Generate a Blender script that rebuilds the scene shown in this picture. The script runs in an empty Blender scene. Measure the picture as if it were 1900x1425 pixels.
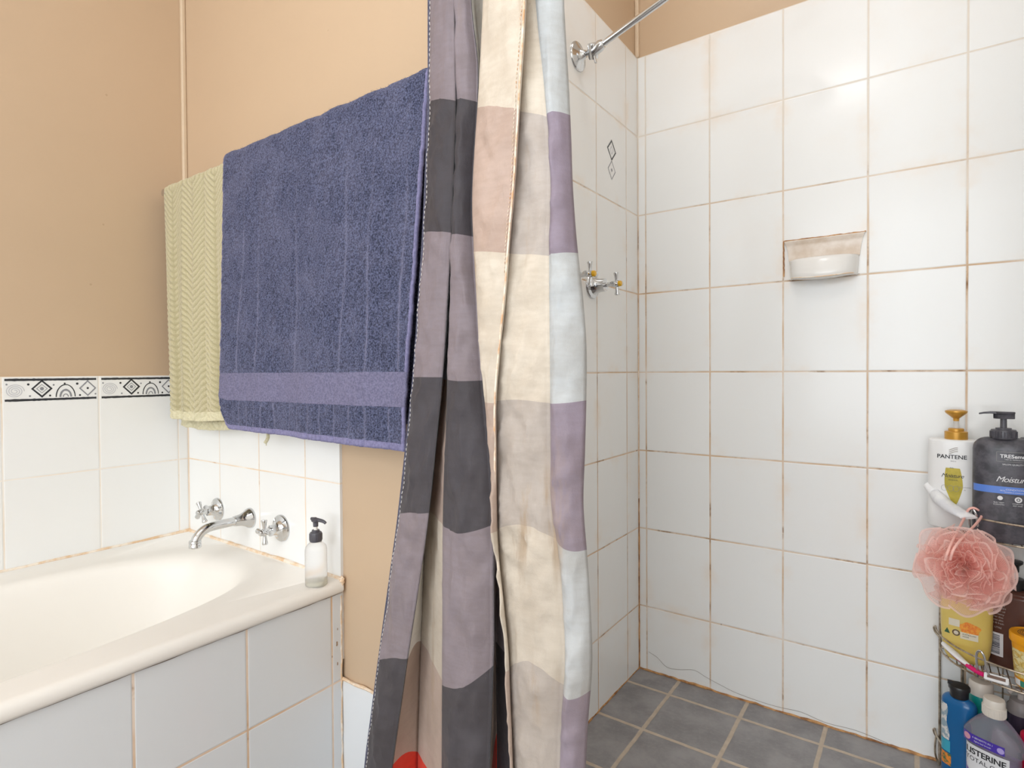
import bpy, bmesh, math, random
from math import sin, cos, pi, sqrt, radians
from mathutils import Vector, Matrix, noise
random.seed(7)
S = bpy.context.scene
COL = S.collection

# ------------------------------------------------------------------ measured room (metres)
CAMZ = 0.9608
YB, XC, YT, XA = 1.7316, -0.7327, 0.8358, -1.7899   # shower back, shower left, tap wall, long bath wall
XE, XS = -1.080, -1.0767                             # end of bath tiling, bath front face
XR = 0.240                                           # shower right wall
ROW0, TH, TW = 0.9561, 0.25, 0.20                    # tile row datum, tile height / width
CEIL = 2.55
ZRIM = 0.488
ROOM_R, ROOM_Y = 1.35, -1.75

# ------------------------------------------------------------------ materials
def srgb(r, g=None, b=None):
    if g is None:
        h = r.lstrip('#'); r, g, b = (int(h[i:i+2], 16) for i in (0, 2, 4))
    f = lambda c: (c/12.92 if c <= 0.04045 else ((c+0.055)/1.055)**2.4)
    return (f(r/255), f(g/255), f(b/255), 1)

class M:
    """small node helper"""
    def __init__(s, name):
        s.m = bpy.data.materials.new(name); s.m.use_nodes = True
        s.nt = s.m.node_tree; s.n = s.nt.nodes; s.l = s.nt.links
        s.b = s.n['Principled BSDF']; s.out = s.n['Material Output']
    def node(s, t, **kw):
        n = s.n.new(t)
        for k, v in kw.items(): setattr(n, k, v)
        return n
    def link(s, a, b): s.l.new(a, b)
    def put(s, sock, v):
        if isinstance(v, bpy.types.NodeSocket): s.l.new(v, sock)
        else: sock.default_value = v
    def math(s, op, a, b=0.0, c=0.0, clamp=False):
        n = s.node('ShaderNodeMath', operation=op); n.use_clamp = clamp
        s.put(n.inputs[0], a); s.put(n.inputs[1], b); s.put(n.inputs[2], c)
        return n.outputs[0]
    def smooth(s, x, lo, hi, to0=0.0, to1=1.0):
        n = s.node('ShaderNodeMapRange', interpolation_type='SMOOTHSTEP')
        s.put(n.inputs['Value'], x)
        for k, v in zip(('From Min', 'From Max', 'To Min', 'To Max'), (lo, hi, to0, to1)): s.put(n.inputs[k], v)
        return n.outputs[0]
    def mix(s, f, a, b, mode='MIX'):
        n = s.node('ShaderNodeMix', data_type='RGBA', blend_type=mode)
        s.put(n.inputs[0], f); s.put(n.inputs[6], a); s.put(n.inputs[7], b)
        return n.outputs[2]
    def noise(s, scale, detail=3.0, rough=0.55, vec=None, dim='3D'):
        n = s.node('ShaderNodeTexNoise', noise_dimensions=dim)
        n.inputs['Scale'].default_value = scale; n.inputs['Detail'].default_value = detail; n.inputs['Roughness'].default_value = rough
        s.put(n.inputs['Vector'], vec if vec is not None else s.pos())
        return n.outputs['Fac']
    def pos(s):
        if not hasattr(s, '_p'): s._p = s.node('ShaderNodeNewGeometry').outputs['Position']
        return s._p
    def xyz(s):
        n = s.node('ShaderNodeSeparateXYZ'); s.link(s.pos(), n.inputs[0]); return n.outputs
    def scaled(s, v):
        n = s.node('ShaderNodeVectorMath', operation='MULTIPLY'); s.link(s.pos(), n.inputs[0]); n.inputs[1].default_value = v
        return n.outputs[0]
    def bump(s, h, strength=0.3, dist=0.001):
        n = s.node('ShaderNodeBump'); n.inputs['Strength'].default_value = strength; n.inputs['Distance'].default_value = dist
        s.link(h, n.inputs['Height']); s.link(n.outputs[0], s.b.inputs['Normal']); return n
    def set(s, **kw):
        for k, v in kw.items(): s.put(s.b.inputs[k.replace('_', ' ')], v)
        return s

def plain(name, col, rough=0.5, metal=0.0, nscale=60, namt=0.06, bump=0.05, bscale=None, **kw):
    m = M(name); c = srgb(col) if isinstance(col, str) else col
    dark = tuple(x*(1-namt*2) for x in c[:3]) + (1,)
    f = m.noise(nscale, 4)
    m.set(Base_Color=m.mix(f, dark, c), Roughness=rough, Metallic=metal)
    if bump: m.bump(m.noise(bscale or nscale*4, 2), bump, 0.001)
    for k, v in kw.items(): m.b.inputs[k.replace('_', ' ')].default_value = v
    return m.m

def tile_mat(name, axis, u0, w=TW, h=TH, z0=ROW0, vaxis='z', g=0.0032, tile='#eeeeec', grout=('#e9dfd3', '#d3b493', '#8d6a4a'), zfade=None,
             stain=1.0, rough=0.17, corners=(), mould=0.5):
    """square-set tiles: joints at u0 + k*w along one axis and z0 + k*h along the other; extra joints at `corners`"""
    m = M(name); x, y, z = m.xyz(); A = {'x': x, 'y': y, 'z': z}
    wob = m.math('MULTIPLY', m.math('SUBTRACT', m.noise(9, 2), 0.5), 0.0016)
    u = m.math('ADD', A[axis], wob); v = m.math('ADD', A[vaxis], wob)
    def dist(a, o, p):
        t = m.math('DIVIDE', m.math('SUBTRACT', a, o), p)
        fr = m.math('FRACT', t)
        d = m.math('MULTIPLY', m.math('MINIMUM', fr, m.math('SUBTRACT', 1.0, fr)), p)
        return d, m.math('FLOOR', t)
    du, iu = dist(u, u0, w); dv, iv = dist(v, z0, h)
    for c in corners: du = m.math('MINIMUM', du, m.math('ABSOLUTE', m.math('SUBTRACT', A[axis], c)))
    d = m.math('MINIMUM', du, dv)
    gm = m.smooth(d, g*0.5-0.0004, g*0.5+0.0005, 1.0, 0.0)
    # tile body: faint per-tile tint plus soap-scum staining that clings near the joints
    cv = m.node('ShaderNodeCombineXYZ'); m.link(iu, cv.inputs[0]); m.link(iv, cv.inputs[1])
    wn = m.node('ShaderNodeTexWhiteNoise'); m.link(cv.outputs[0], wn.inputs[0])
    base = m.mix(m.math('MULTIPLY', wn.outputs['Value'], 0.35), srgb(tile), tuple(c*0.94 for c in srgb(tile)[:3]) + (1,))
    edge = m.smooth(d, 0.0, 0.035, 1.0, 0.15)
    blot = m.smooth(m.noise(5.5, 5, 0.6), 0.48, 0.75)
    st = m.math('MULTIPLY', m.math('MULTIPLY', edge, blot), 0.55*stain)
    base = m.mix(st, base, srgb('#ecd9c4'))
    # grout: pale, orange-stained in patches, near-black mould spots in a few runs
    g1 = m.mix(m.smooth(m.noise(7, 4), 0.35-0.10*stain, 0.70), srgb(grout[0]), srgb(grout[1]))
    g2 = m.mix(m.smooth(m.noise(16, 4, 0.6), 0.60-0.08*stain, 0.76), g1, srgb(grout[2]))
    if zfade: g2 = m.mix(m.smooth(z, zfade[0], zfade[1], 0.0, 0.85), g2, srgb('#e2dcd2'))
    if mould: g2 = m.mix(m.smooth(m.noise(23, 3, 0.5), 0.73-0.04*mould, 0.77), g2, srgb('#3a2f26'))
    m.set(Base_Color=m.mix(gm, base, g2), Roughness=m.math('ADD', rough, m.math('MULTIPLY', gm, 0.7)))
    m.b.inputs['Specular IOR Level'].default_value = 0.27
    pil = m.smooth(d, g*0.5-0.0006, g*0.5+0.0022)
    hh = m.math('ADD', pil, m.math('MULTIPLY', m.noise(6.5, 2), 0.8))
    m.bump(hh, 0.5, 0.0012)
    return m.m

def paint_mat(name, col, mould=0.5):
    m = M(name); c = srgb(col)
    n = m.noise(2.2, 4, 0.6)
    b = m.mix(n, tuple(x*0.95 for x in c[:3])+(1,), tuple(min(1, x*1.04) for x in c[:3])+(1,))
    sp = m.node('ShaderNodeTexVoronoi'); sp.inputs['Scale'].default_value = 9
    m.link(m.pos(), sp.inputs['Vector'])
    b = m.mix(m.smooth(sp.outputs['Distance'], 0.018, 0.034, 0.55*mould, 0.0), b, srgb('#8e6b48'))
    m.set(Base_Color=b, Roughness=0.42)
    m.b.inputs['Specular IOR Level'].default_value = 0.35
    m.bump(m.noise(420, 2), 0.12, 0.0006)
    return m.m

def two_tone(name, a, b, scale, rough=0.5, bump=0.2, dist=0.001, **kw):
    m = M(name); f = m.noise(scale, 4, 0.65)
    m.set(Base_Color=m.mix(m.smooth(f, 0.35, 0.65), srgb(a), srgb(b)), Roughness=rough)
    if bump: m.bump(m.noise(scale*1.6, 3), bump, dist)
    for k, v in kw.items(): m.b.inputs[k.replace('_', ' ')].default_value = v
    return m.m

def chrome_mat(name, rust=0.3):
    m = M(name)
    sp = m.smooth(m.noise(70, 4, 0.65), 0.60, 0.78, 0.0, rust)
    m.set(Base_Color=m.mix(sp, srgb('#d4d5d6'), srgb('#a98a68')), Metallic=1.0, Roughness=m.math('ADD', 0.10, m.math('MULTIPLY', sp, 0.5)))
    return m.m

def clear_mat(name, col, rough=0.12, trans=0.9, **kw):
    m = M(name); c = srgb(col)
    m.set(Base_Color=m.mix(m.noise(25, 2), tuple(x*0.95 for x in c[:3])+(1,), c), Roughness=rough)
    m.b.inputs['Transmission Weight'].default_value = trans; m.b.inputs['IOR'].default_value = 1.22
    for k, v in kw.items(): m.b.inputs[k.replace('_', ' ')].default_value = v
    return m.m

def cloth_mat(name, col, vein=0.10, grime=0.35):
    m = M(name); c = srgb(col)
    lo = (c[0]*(1-vein*1.4), c[1]*(1-vein*1.7), c[2]*(1-vein*2.0), 1); hi = tuple(min(1, x*(1+vein*0.5)) for x in c[:3])+(1,)
    f = m.math('ADD', m.math('MULTIPLY', m.noise(14, 5, 0.65), 0.75), m.math('MULTIPLY', m.noise(160, 2, 0.5, m.scaled((0.25, 0.25, 1))), 0.25))
    base = m.mix(m.smooth(f, 0.33, 0.68), lo, hi)
    if grime:                                        # water marks and rusty runs in the cloth
        x, y, z = m.xyz()
        runs = m.smooth(m.noise(34, 4, 0.6, m.scaled((1, 1, 0.10))), 0.56, 0.72)
        pat = m.smooth(m.noise(4.5, 3), 0.42, 0.62)
        base = m.mix(m.math('MULTIPLY', m.math('MULTIPLY', runs, pat), grime), base, srgb('#b59a7c'))
        low = m.math('MULTIPLY', m.smooth(m.math('ADD', z, m.math('MULTIPLY', m.noise(5, 4), 0.5)), 0.75, 1.45, 1.0, 0.0), grime)
        base = m.mix(low, base, m.mix(0.45, base, srgb('#978a7c')))
    m.set(Base_Color=base, Roughness=0.62)
    m.b.inputs['Specular IOR Level'].default_value = 0.35
    m.b.inputs['Sheen Weight'].default_value = 0.08
    m.bump(m.math('ADD', m.noise(70, 5, 0.65, m.scaled((1, 1, 0.6))), m.math('MULTIPLY', m.noise(700, 2), 0.25)), 0.40, 0.0025)
    tr = m.node('ShaderNodeBsdfTranslucent'); tr.inputs[0].default_value = c
    mx = m.node('ShaderNodeMixShader'); mx.inputs[0].default_value = 0.10
    m.link(m.b.outputs[0], mx.inputs[1]); m.link(tr.outputs[0], mx.inputs[2]); m.link(mx.outputs[0], m.out.inputs[0])
    return m.m

MT = {}
TAN = '#c9af92'
MT['tan'] = paint_mat('tan_paint', TAN)
MT['tan_edge'] = plain('tan_gloss', '#dcc6aa', 0.35, nscale=30)
MT['ceil'] = plain('ceiling_white', '#efece6', 0.8, nscale=12, namt=0.02)
TILE_B = tile_mat('shower_back_tile', 'x', XC+0.2264, stain=1.0, g=0.0042, zfade=(1.15, 1.75), corners=(XC+0.001, XR))
TILE_C = tile_mat('shower_side_tile', 'y', YB-0.0881, stain=1.5, g=0.0040, zfade=(1.2, 1.8), corners=(YB-0.001,))
TILE_R = tile_mat('shower_right_tile', 'y', YB-0.12, stain=0.8)
TILE_A = tile_mat('bath_long_wall_tile', 'y', YT-0.0288, stain=0.25, mould=0, grout=('#efe9e0', '#eadccb', '#dcbf9d'), corners=(YT-0.001,))
TILE_T = tile_mat('bath_tap_wall_tile', 'x', XA+0.179, stain=0.35, mould=0.0, grout=('#efe7dc', '#e6cdb0', '#cfa67c'), corners=(XA+0.001,))
TILE_S = tile_mat('bath_side_tile', 'y', YT-0.0283, z0=0.256, tile='#dfe2e4', stain=0.1, mould=0.2, grout=('#ead9c8', '#d9b896', '#9c7350'), g=0.0042)
TILE_D = tile_mat('dado_tile', 'x', XS-0.012, z0=0.256, stain=0.2, tile='#e4e6e7')
def floor_mat():
    m = M('slate_grey_floor_tile'); x, y, z = m.xyz()
    wob = m.math('MULTIPLY', m.math('SUBTRACT', m.noise(22, 3), 0.5), 0.004)
    def dist(a, o, p):
        t = m.math('DIVIDE', m.math('SUBTRACT', m.math('ADD', a, wob), o), p); fr = m.math('FRACT', t)
        return m.math('MULTIPLY', m.math('MINIMUM', fr, m.math('SUBTRACT', 1.0, fr)), p), m.math('FLOOR', t)
    du, iu = dist(x, -0.5995, 0.2); dv, iv = dist(y, 1.637, 0.2)
    d = m.math('MINIMUM', du, dv)
    gm = m.smooth(d, 0.0042, 0.0062, 1, 0)
    n1 = m.smooth(m.noise(11, 6, 0.65), 0.30, 0.72); n2 = m.noise(90, 4, 0.6)
    t = m.mix(n1, srgb('#807d7e'), srgb('#9b9898')); t = m.mix(m.smooth(n2, 0.45, 0.75, 0, 0.35), t, srgb('#a19c99'))
    g = m.mix(m.noise(40, 4), srgb('#ab9985'), srgb('#d3c5b4'))
    m.set(Base_Color=m.mix(gm, t, g), Roughness=m.math('ADD', 0.38, m.math('MULTIPLY', gm, 0.4)))
    h = m.math('ADD', m.smooth(d, 0.003, 0.008), m.math('MULTIPLY', m.noise(45, 4), 0.35))
    m.bump(h, 0.6, 0.0016)
    return m.m
MT['floor'] = floor_mat()
MT['caulk'] = two_tone('stained_sealant', '#f2e6d6', '#e0bd95', 26, 0.6, 0.4)
MT['caulk_dark'] = two_tone('rusty_sealant', '#cf9d66', '#8a5a33', 30, 0.7, 0.5)
MT['tub'] = plain('cream_enamel', '#f1ede6', 0.34, nscale=4, namt=0.03, bump=0, Specular_IOR_Level=0.25)
MT['chrome'] = chrome_mat('chrome', 0.15)
MT['chrome_old'] = chrome_mat('worn_chrome', 0.75)
MT['wire'] = two_tone('weathered_wire', '#cdbfab', '#8f7d6b', 55, 0.38, 0.3, Metallic=0.75)
MT['ceramic'] = plain('white_ceramic', '#ebe8e3', 0.18, nscale=20, namt=0.03, bump=0)
MT['ink'] = plain('border_print_black', '#3a3c40', 0.3, nscale=180, namt=0.2, bump=0)
MT['ink_grey'] = plain('border_print_grey', '#9a9ba0', 0.3, nscale=180, namt=0.15, bump=0)
MT['ink_pale'] = plain('border_print_pale', '#cdcdd2', 0.3, nscale=180, namt=0.08, bump=0)

# ------------------------------------------------------------------ geometry builder
class G:
    def __init__(s): s.v = []; s.f = []; s.mi = []; s.cur = 0
    def add(s, vs, fs):
        o = len(s.v); s.v += [tuple(p) for p in vs]
        for f in fs: s.f.append(tuple(i+o for i in f)); s.mi.append(s.cur)
        return s
    def box(s, a, b):
        x0, y0, z0 = a; x1, y1, z1 = b
        return s.add([(x0,y0,z0),(x1,y0,z0),(x1,y1,z0),(x0,y1,z0),(x0,y0,z1),(x1,y0,z1),(x1,y1,z1),(x0,y1,z1)],
              [(0,3,2,1),(4,5,6,7),(0,1,5,4),(1,2,6,5),(2,3,7,6),(3,0,4,7)])
    def rings(s, R, cap0=True, cap1=True, closed=True):
        """R: list of rings (equal length lists of points)"""
        n = len(R[0]); vs = [p for r in R for p in r]; fs = []
        for i in range(len(R)-1):
            for j in range(n if closed else n-1):
                k = (j+1) % n
                fs.append((i*n+j, i*n+k, (i+1)*n+k, (i+1)*n+j))
        if cap0: fs.append(tuple(reversed(range(n))))
        if cap1: fs.append(tuple((len(R)-1)*n+j for j in range(n)))
        return s.add(vs, fs)
    def lathe(s, prof, o=(0,0,0), axis=(0,0,1), seg=32, cap0=True, cap1=True):
        """prof: [(r, h)] along axis from o"""
        ax = Vector(axis).normalized(); t = Vector((1,0,0)) if abs(ax.x) < 0.9 else Vector((0,1,0))
        u = ax.cross(t).normalized(); w = ax.cross(u); o = Vector(o)
        R = [[o + ax*h + (u*cos(2*pi*j/seg) + w*sin(2*pi*j/seg))*max(r, 1e-5) for j in range(seg)] for r, h in prof]
        return s.rings(R, cap0, cap1)
    def tube(s, path, r, seg=10, closed=False, cap=True, sub=1):
        P = [Vector(p) for p in path]
        if sub > 1: P = catmull(P, sub, closed)
        n = len(P); rr = r if callable(r) else (lambda t: r)
        T = []
        for i in range(n):
            a = P[(i-1) % n] if (closed or i > 0) else P[i]; b = P[(i+1) % n] if (closed or i < n-1) else P[i]
            T.append((b-a).normalized() if (b-a).length > 1e-9 else Vector((0,0,1)))
        up = Vector((0,0,1)) if abs(T[0].z) < 0.9 else Vector((1,0,0))
        u = T[0].cross(up).normalized(); R = []
        for i in range(n):
            u = (u - T[i]*u.dot(T[i])).normalized(); w = T[i].cross(u); q = rr(i/max(1, n-1))
            R.append([P[i] + (u*cos(2*pi*j/seg) + w*sin(2*pi*j/seg))*q for j in range(seg)])
        if closed: R.append(R[0]); cap = False
        return s.rings(R, cap, cap)
    def sweep_box(s, path, w, t, nrm=(0,0,1)):
        N = Vector(nrm); P = [Vector(p) for p in path]; R = []
        for i in range(len(P)):
            d = (P[min(i+1, len(P)-1)] - P[max(i-1, 0)]).normalized(); side = d.cross(N).normalized()
            R.append([P[i]+side*w/2, P[i]+side*w/2+N*t, P[i]-side*w/2+N*t, P[i]-side*w/2])
        return s.rings(R)
    def grid(s, F, nu, nv, mat=None):
        vs = [F(i/nu, j/nv) for j in range(nv+1) for i in range(nu+1)]; o = len(s.v); s.v += [tuple(p) for p in vs]
        for j in range(nv):
            for i in range(nu):
                a = o+j*(nu+1)+i; s.f.append((a, a+1, a+nu+2, a+nu+1)); s.mi.append(mat(i, j) if mat else s.cur)
        return s

def catmull(P, sub, closed=False):
    n = len(P); out = []
    for i in range(n if closed else n-1):
        p0 = P[(i-1) % n] if closed or i > 0 else P[i]; p1 = P[i]; p2 = P[(i+1) % n]; p3 = P[(i+2) % n] if closed or i+2 < n else p2
        for k in range(sub):
            t = k/sub
            out.append(0.5*((2*p1)+(p2-p0)*t+(2*p0-5*p1+4*p2-p3)*t*t+(3*p1-p0-3*p2+p3)*t**3))
    if not closed: out.append(P[-1])
    return out

def sellipse(a, b, n, th):
    c, q = cos(th), sin(th)
    return a*math.copysign(abs(c)**(2/n), c), b*math.copysign(abs(q)**(2/n), q)

# ------------------------------------------------------------------ objects
ROOT_LOC = {}
def thing(name, label, cat, loc=(0,0,0), group=None):
    o = bpy.data.objects.new(name, None); COL.objects.link(o); o.location = loc; o.empty_display_size = 0.05
    ROOT_LOC[o] = Vector(loc); tag(o, label, cat, group); return o
def tag(o, label, cat, group=None):
    o['label'] = label; o['category'] = cat
    if group: o['group'] = group
    return o
def mesh(name, g, mats, parent=None, loc=None, smooth=True, bevel=0, sharp=40, kind=None, label=None, solid=0, merge=True):
    """geometry in g is in room coordinates; the object gets its parent's origin"""
    org = Vector((0,0,0))
    if parent is not None: org = ROOT_LOC[parent]
    elif loc is not None: org = Vector(loc)
    me = bpy.data.meshes.new(name)
    me.from_pydata([tuple(Vector(p)-org) for p in g.v], [], g.f)
    for m in (mats if isinstance(mats, (list, tuple)) else [mats]): me.materials.append(m)
    if any(g.mi): me.polygons.foreach_set('material_index', g.mi)
    bm = bmesh.new(); bm.from_mesh(me)
    if merge: bmesh.ops.remove_doubles(bm, verts=bm.verts, dist=1e-6)
    bmesh.ops.recalc_face_normals(bm, faces=bm.faces)
    bm.to_mesh(me); bm.free()
    o = bpy.data.objects.new(name, me); COL.objects.link(o)
    if parent is not None: o.parent = parent; ROOT_LOC[o] = org
    else: o.location = org; ROOT_LOC[o] = org
    if smooth:
        me.polygons.foreach_set('use_smooth', [True]*len(me.polygons))
        if sharp < 180: me.set_sharp_from_angle(angle=radians(sharp))
    if solid:
        md = o.modifiers.new('solid', 'SOLIDIFY'); md.thickness = solid; md.offset = 0
    if bevel:
        md = o.modifiers.new('bevel', 'BEVEL'); md.width = bevel; md.segments = 3; md.limit_method = 'ANGLE'; md.angle_limit = radians(35)
    if kind: o['kind'] = kind
    if label: o['label'] = label
    return o
def struct(name, g, mats, parent=None, **kw):
    kw.setdefault('smooth', False)
    return mesh(name, g, mats, parent, kind='structure', **kw)

def text_geo(txt, size, bold=0.0, shear=0.0, spacing=1.0):
    """outline of one line of lettering as flat triangles: (verts2d, faces, width), centred"""
    cu = bpy.data.curves.new('lettering', 'FONT'); cu.body = txt; cu.size = size; cu.offset = bold; cu.shear = shear; cu.space_character = spacing
    cu.align_x = 'CENTER'; cu.resolution_u = 3
    o = bpy.data.objects.new('lettering', cu); COL.objects.link(o)
    dg = bpy.context.evaluated_depsgraph_get(); me = bpy.data.meshes.new_from_object(o.evaluated_get(dg))
    vs = [(v.co.x, v.co.y) for v in me.vertices]; fs = [tuple(p.vertices) for p in me.polygons]
    bpy.data.objects.remove(o); bpy.data.curves.remove(cu); bpy.data.meshes.remove(me)
    return vs, fs
# ================================================================== ROOM SHELL
TP = 0.007
ZT_TILE = ROW0 + 4*TH
struct('floor', G().box((XA-0.1, ROOM_Y-0.1, -0.1), (ROOM_R+0.1, YB+0.1, 0)), MT['floor'])
struct('ceiling', G().box((XA-0.1, ROOM_Y-0.1, CEIL), (ROOM_R+0.1, YB+0.1, CEIL+0.1)), MT['ceil'])
wl = struct('wall_left', G().box((XA-0.1, ROOM_Y-0.1, 0), (XA-TP, YT+TP, CEIL)), MT['tan'])
wt = struct('wall_middle', G().box((XA-0.1, YT+TP, 0), (XC-TP, YT+0.1, CEIL)), MT['tan'])
wc = struct('wall_shower_left', G().box((XC-0.1, YT+0.1, 0), (XC-TP, YB+0.1, CEIL)), MT['tan'])
wb = struct('wall_shower_back', G().box((XC-TP, YB+TP, 0), (XR+0.1, YB+0.1, CEIL)), MT['tan'])
wr = struct('wall_shower_right', G().box((XR+TP, YT+0.1, 0), (XR+0.1, YB+TP, CEIL)), MT['tan'])
struct('wall_front', G().box((XR+TP, YT, 0), (ROOM_R+0.1, YT+0.1, CEIL)), MT['tan'])
struct('wall_right', G().box((ROOM_R, ROOM_Y-0.1, 0), (ROOM_R+0.1, YT, CEIL)), MT['ceil'])
# back wall (behind the viewer) with a large unseen window added as fill light
WX0, WX1, WZ0, WZ1 = -1.35, 1.10, 0.45, 2.25
g = G()
g.box((XA-TP, ROOM_Y-0.1, 0), (WX0, ROOM_Y, CEIL)); g.box((WX1, ROOM_Y-0.1, 0), (ROOM_R, ROOM_Y, CEIL))
g.box((WX0, ROOM_Y-0.1, 0), (WX1, ROOM_Y, WZ0)); g.box((WX0, ROOM_Y-0.1, WZ1), (WX1, ROOM_Y, CEIL))
struct('wall_back', g, MT['ceil'])
g = G()
for a, b in (((WX0, WZ0), (WX1, WZ0+0.05)), ((WX0, WZ1-0.05), (WX1, WZ1)), ((WX0, WZ0), (WX0+0.05, WZ1)), ((WX1-0.05, WZ0), (WX1, WZ1)), ((-0.30, WZ0), (-0.25, WZ1))):
    g.box((a[0], ROOM_Y-0.06, a[1]), (b[0], ROOM_Y-0.01, b[1]))
win = struct('added_fill_window', g, MT['ceil'])
m = M('glowing_fill_glass'); m.set(Base_Color=srgb('#dfe8ee'), Roughness=0.5)  # pane of the added window, made to glow for fill
m.b.inputs['Emission Color'].default_value = srgb('#eef4fb'); m.put(m.b.inputs['Emission Strength'], m.math('ADD', 0.9, m.math('MULTIPLY', m.noise(6), 0.3)))
struct('added_glow_pane', G().box((WX0+0.02, ROOM_Y-0.05, WZ0+0.02), (WX1-0.02, ROOM_Y-0.045, WZ1-0.02)), m.m, win)

# wall tiling, slightly proud of the painted plaster
struct('wall_tiles', G().box((XA-TP, -0.95, 0.30), (XA, YT, ROW0)), TILE_A, wl)
struct('wall_tiles', G().box((XA, YT, 0.30), (XE, YT+TP, ROW0)), TILE_T, wt)
struct('dado_tiles', G().box((XS, YT, 0), (XC-TP, YT+TP, 0.256)), TILE_D, wt)
struct('wall_tiles', G().box((XC-TP, YT+0.02, 0), (XC, YB, ZT_TILE)), TILE_C, wc)
struct('wall_tiles', G().box((XC, YB, 0), (XR, YB+TP, ZT_TILE)), TILE_B, wb)
struct('wall_tiles', G().box((XR, YT+0.02, 0), (XR+TP, YB, ZT_TILE)), TILE_R, wr, bevel=0.0015)

# corner beads above the tiling
def bead(name, x, y, z0, sx, par):
    g = G(); g.box((x, y-0.013, z0), (x+0.013*sx, y, CEIL)) if sx > 0 else g.box((x+0.013*sx, y-0.013, z0), (x, y, CEIL))
    return struct(name, g, MT['tan_edge'], par, bevel=0.004)
bead('trim_1', XA-TP, YT+TP, ROW0, 1, None)
bead('trim_2', XC-TP, YB+TP, ZT_TILE, 1, None)

# stained sealant lines
def wavy(p0, p1, n, amp, r):
    P0, P1 = Vector(p0), Vector(p1)
    return [P0.lerp(P1, i/n) + Vector((random.uniform(-1,1), random.uniform(-1,1), random.uniform(-1,1)))*amp for i in range(n+1)]
def seal(par, p0, p1, r, mat, n=24, amp=0.0012):
    struct('sealant', G().tube(wavy(p0, p1, n, amp, r), lambda t: r*(0.75+0.5*noise.noise(Vector((t*9, p0[0]*7, p0[2]*5)))), 8), mat, par, smooth=True)
seal(wt, (XS, YT+0.001, 0.257), (XC-0.01, YT+0.001, 0.257), 0.0045, MT['caulk'])
seal(wb, (XC, YB, 0.0015), (XR, YB, 0.0015), 0.0050, MT['caulk_dark'], 60, 0.0018)
seal(wc, (XC, YT+0.1, 0.001), (XC, YB, 0.001), 0.0038, MT['caulk_dark'], 40)
seal(wb, (XC+0.0005, YB-0.0005, 0.0), (XC+0.0005, YB-0.0005, 0.55), 0.0034, MT['caulk_dark'], 30, 0.0008)
seal(wb, (XC+0.0005, YB-0.0005, 0.55), (XC+0.0005, YB-0.0005, 1.1), 0.0020, MT['caulk'], 24, 0.0006)

# printed border on the top row of bath tiles
def motif_sheet(P, par, tiles, grey_only=False):
    """P(tile, s, h) -> room point, s 0..1 across a tile, h 0..1 up the band"""
    gs = {'ink': G(), 'ink_grey': G(), 'ink_pale': G()}
    A = 0.27                                      # band height / tile width
    def poly(key, k, pts, w, closed=False):       # stroke in (s, h) space, width in band heights
        n = len(pts)
        L, R = [], []
        for i in range(n):
            a = pts[(i-1) % n] if closed or i > 0 else pts[i]; b = pts[(i+1) % n] if closed or i < n-1 else pts[i]
            dx, dy = (b[0]-a[0])/A, b[1]-a[1]; q = math.hypot(dx, dy) or 1; nx, ny = -dy/q, dx/q
            ww = w*(0.8+0.4*abs(noise.noise(Vector((i*0.8, k*3.1, w*40)))))
            L.append(P(k, pts[i][0]+nx*ww/2*A, pts[i][1]+ny*ww/2)); R.append(P(k, pts[i][0]-nx*ww/2*A, pts[i][1]-ny*ww/2))
        gg = gs[key]; o = len(gg.v); gg.v += L+R
        for i in range(n if closed else n-1):
            j = (i+1) % n; gg.f.append((o+i, o+j, o+n+j, o+n+i)); gg.mi.append(0)
    def dot(key, k, s, h, r): 
        gg = gs[key]; o = len(gg.v); gg.v += [P(k, s+r*A*cos(a*pi/5), h+r*sin(a*pi/5)) for a in range(10)]; gg.f.append(tuple(range(o, o+10))); gg.mi.append(0)
    for k in tiles:
        for h in (0.95, 0.05):
            poly('ink', k, [(0.01+0.98*i/40, h + 0.012*noise.noise(Vector((i*0.7, k, h)))) for i in range(41)], 0.11)
        for key, s, h, a, b, w in (('ink', 0.385, 0.54, 0.10, 0.36, 0.11), ('ink_grey', 0.385, 0.54, 0.055, 0.19, 0.04), ('ink_grey', 0.89, 0.52, 0.09, 0.34, 0.09)):
            poly(key, k, [(s-a, h), (s, h+b), (s+a, h), (s, h-b)], w, True)
        dot('ink_grey', k, 0.385, 0.54, 0.08); dot('ink', k, 0.89, 0.52, 0.05)
        for r in (0.105, 0.06): poly('ink' if r > 0.1 else 'ink_grey', k, [(0.64+r*cos(pi*i/14), 0.14+(r*5.4)*sin(pi*i/14)) for i in range(15)], 0.05 if r > 0.1 else 0.09)
        poly('ink_grey', k, [(0.64+0.028*cos(pi*i/8), 0.14+0.13*sin(pi*i/8)) for i in range(9)], 0.05)
        poly('ink_pale', k, [(0.11+(0.095*(1-i/75))*cos(i*0.33), 0.45+0.30*(1-i/75)*sin(i*0.33)) for i in range(64)], 0.035)
        for s, h, r in ((0.245,0.74,0.05),(0.47,0.22,0.045),(0.63,0.76,0.04),(0.77,0.74,0.055),(0.80,0.2,0.045)): dot('ink', k, s, h, r)
        for s, h in ((0.51,0.70),(0.26,0.22),(0.98,0.24),(0.03,0.75)): dot('ink_grey', k, s, h, 0.04)
    for key, gg in gs.items():
        if gg.v: struct('border_print', gg, MT[key], par)
ytile = lambda k: YT-0.0288-TW*(k+1)
motif_sheet(lambda k, s, h: (XA+0.0004, ytile(k)+TW*(0.02+0.96*s), 0.8955+0.0555*h), wl, (0, 1, 2, 3))
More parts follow.
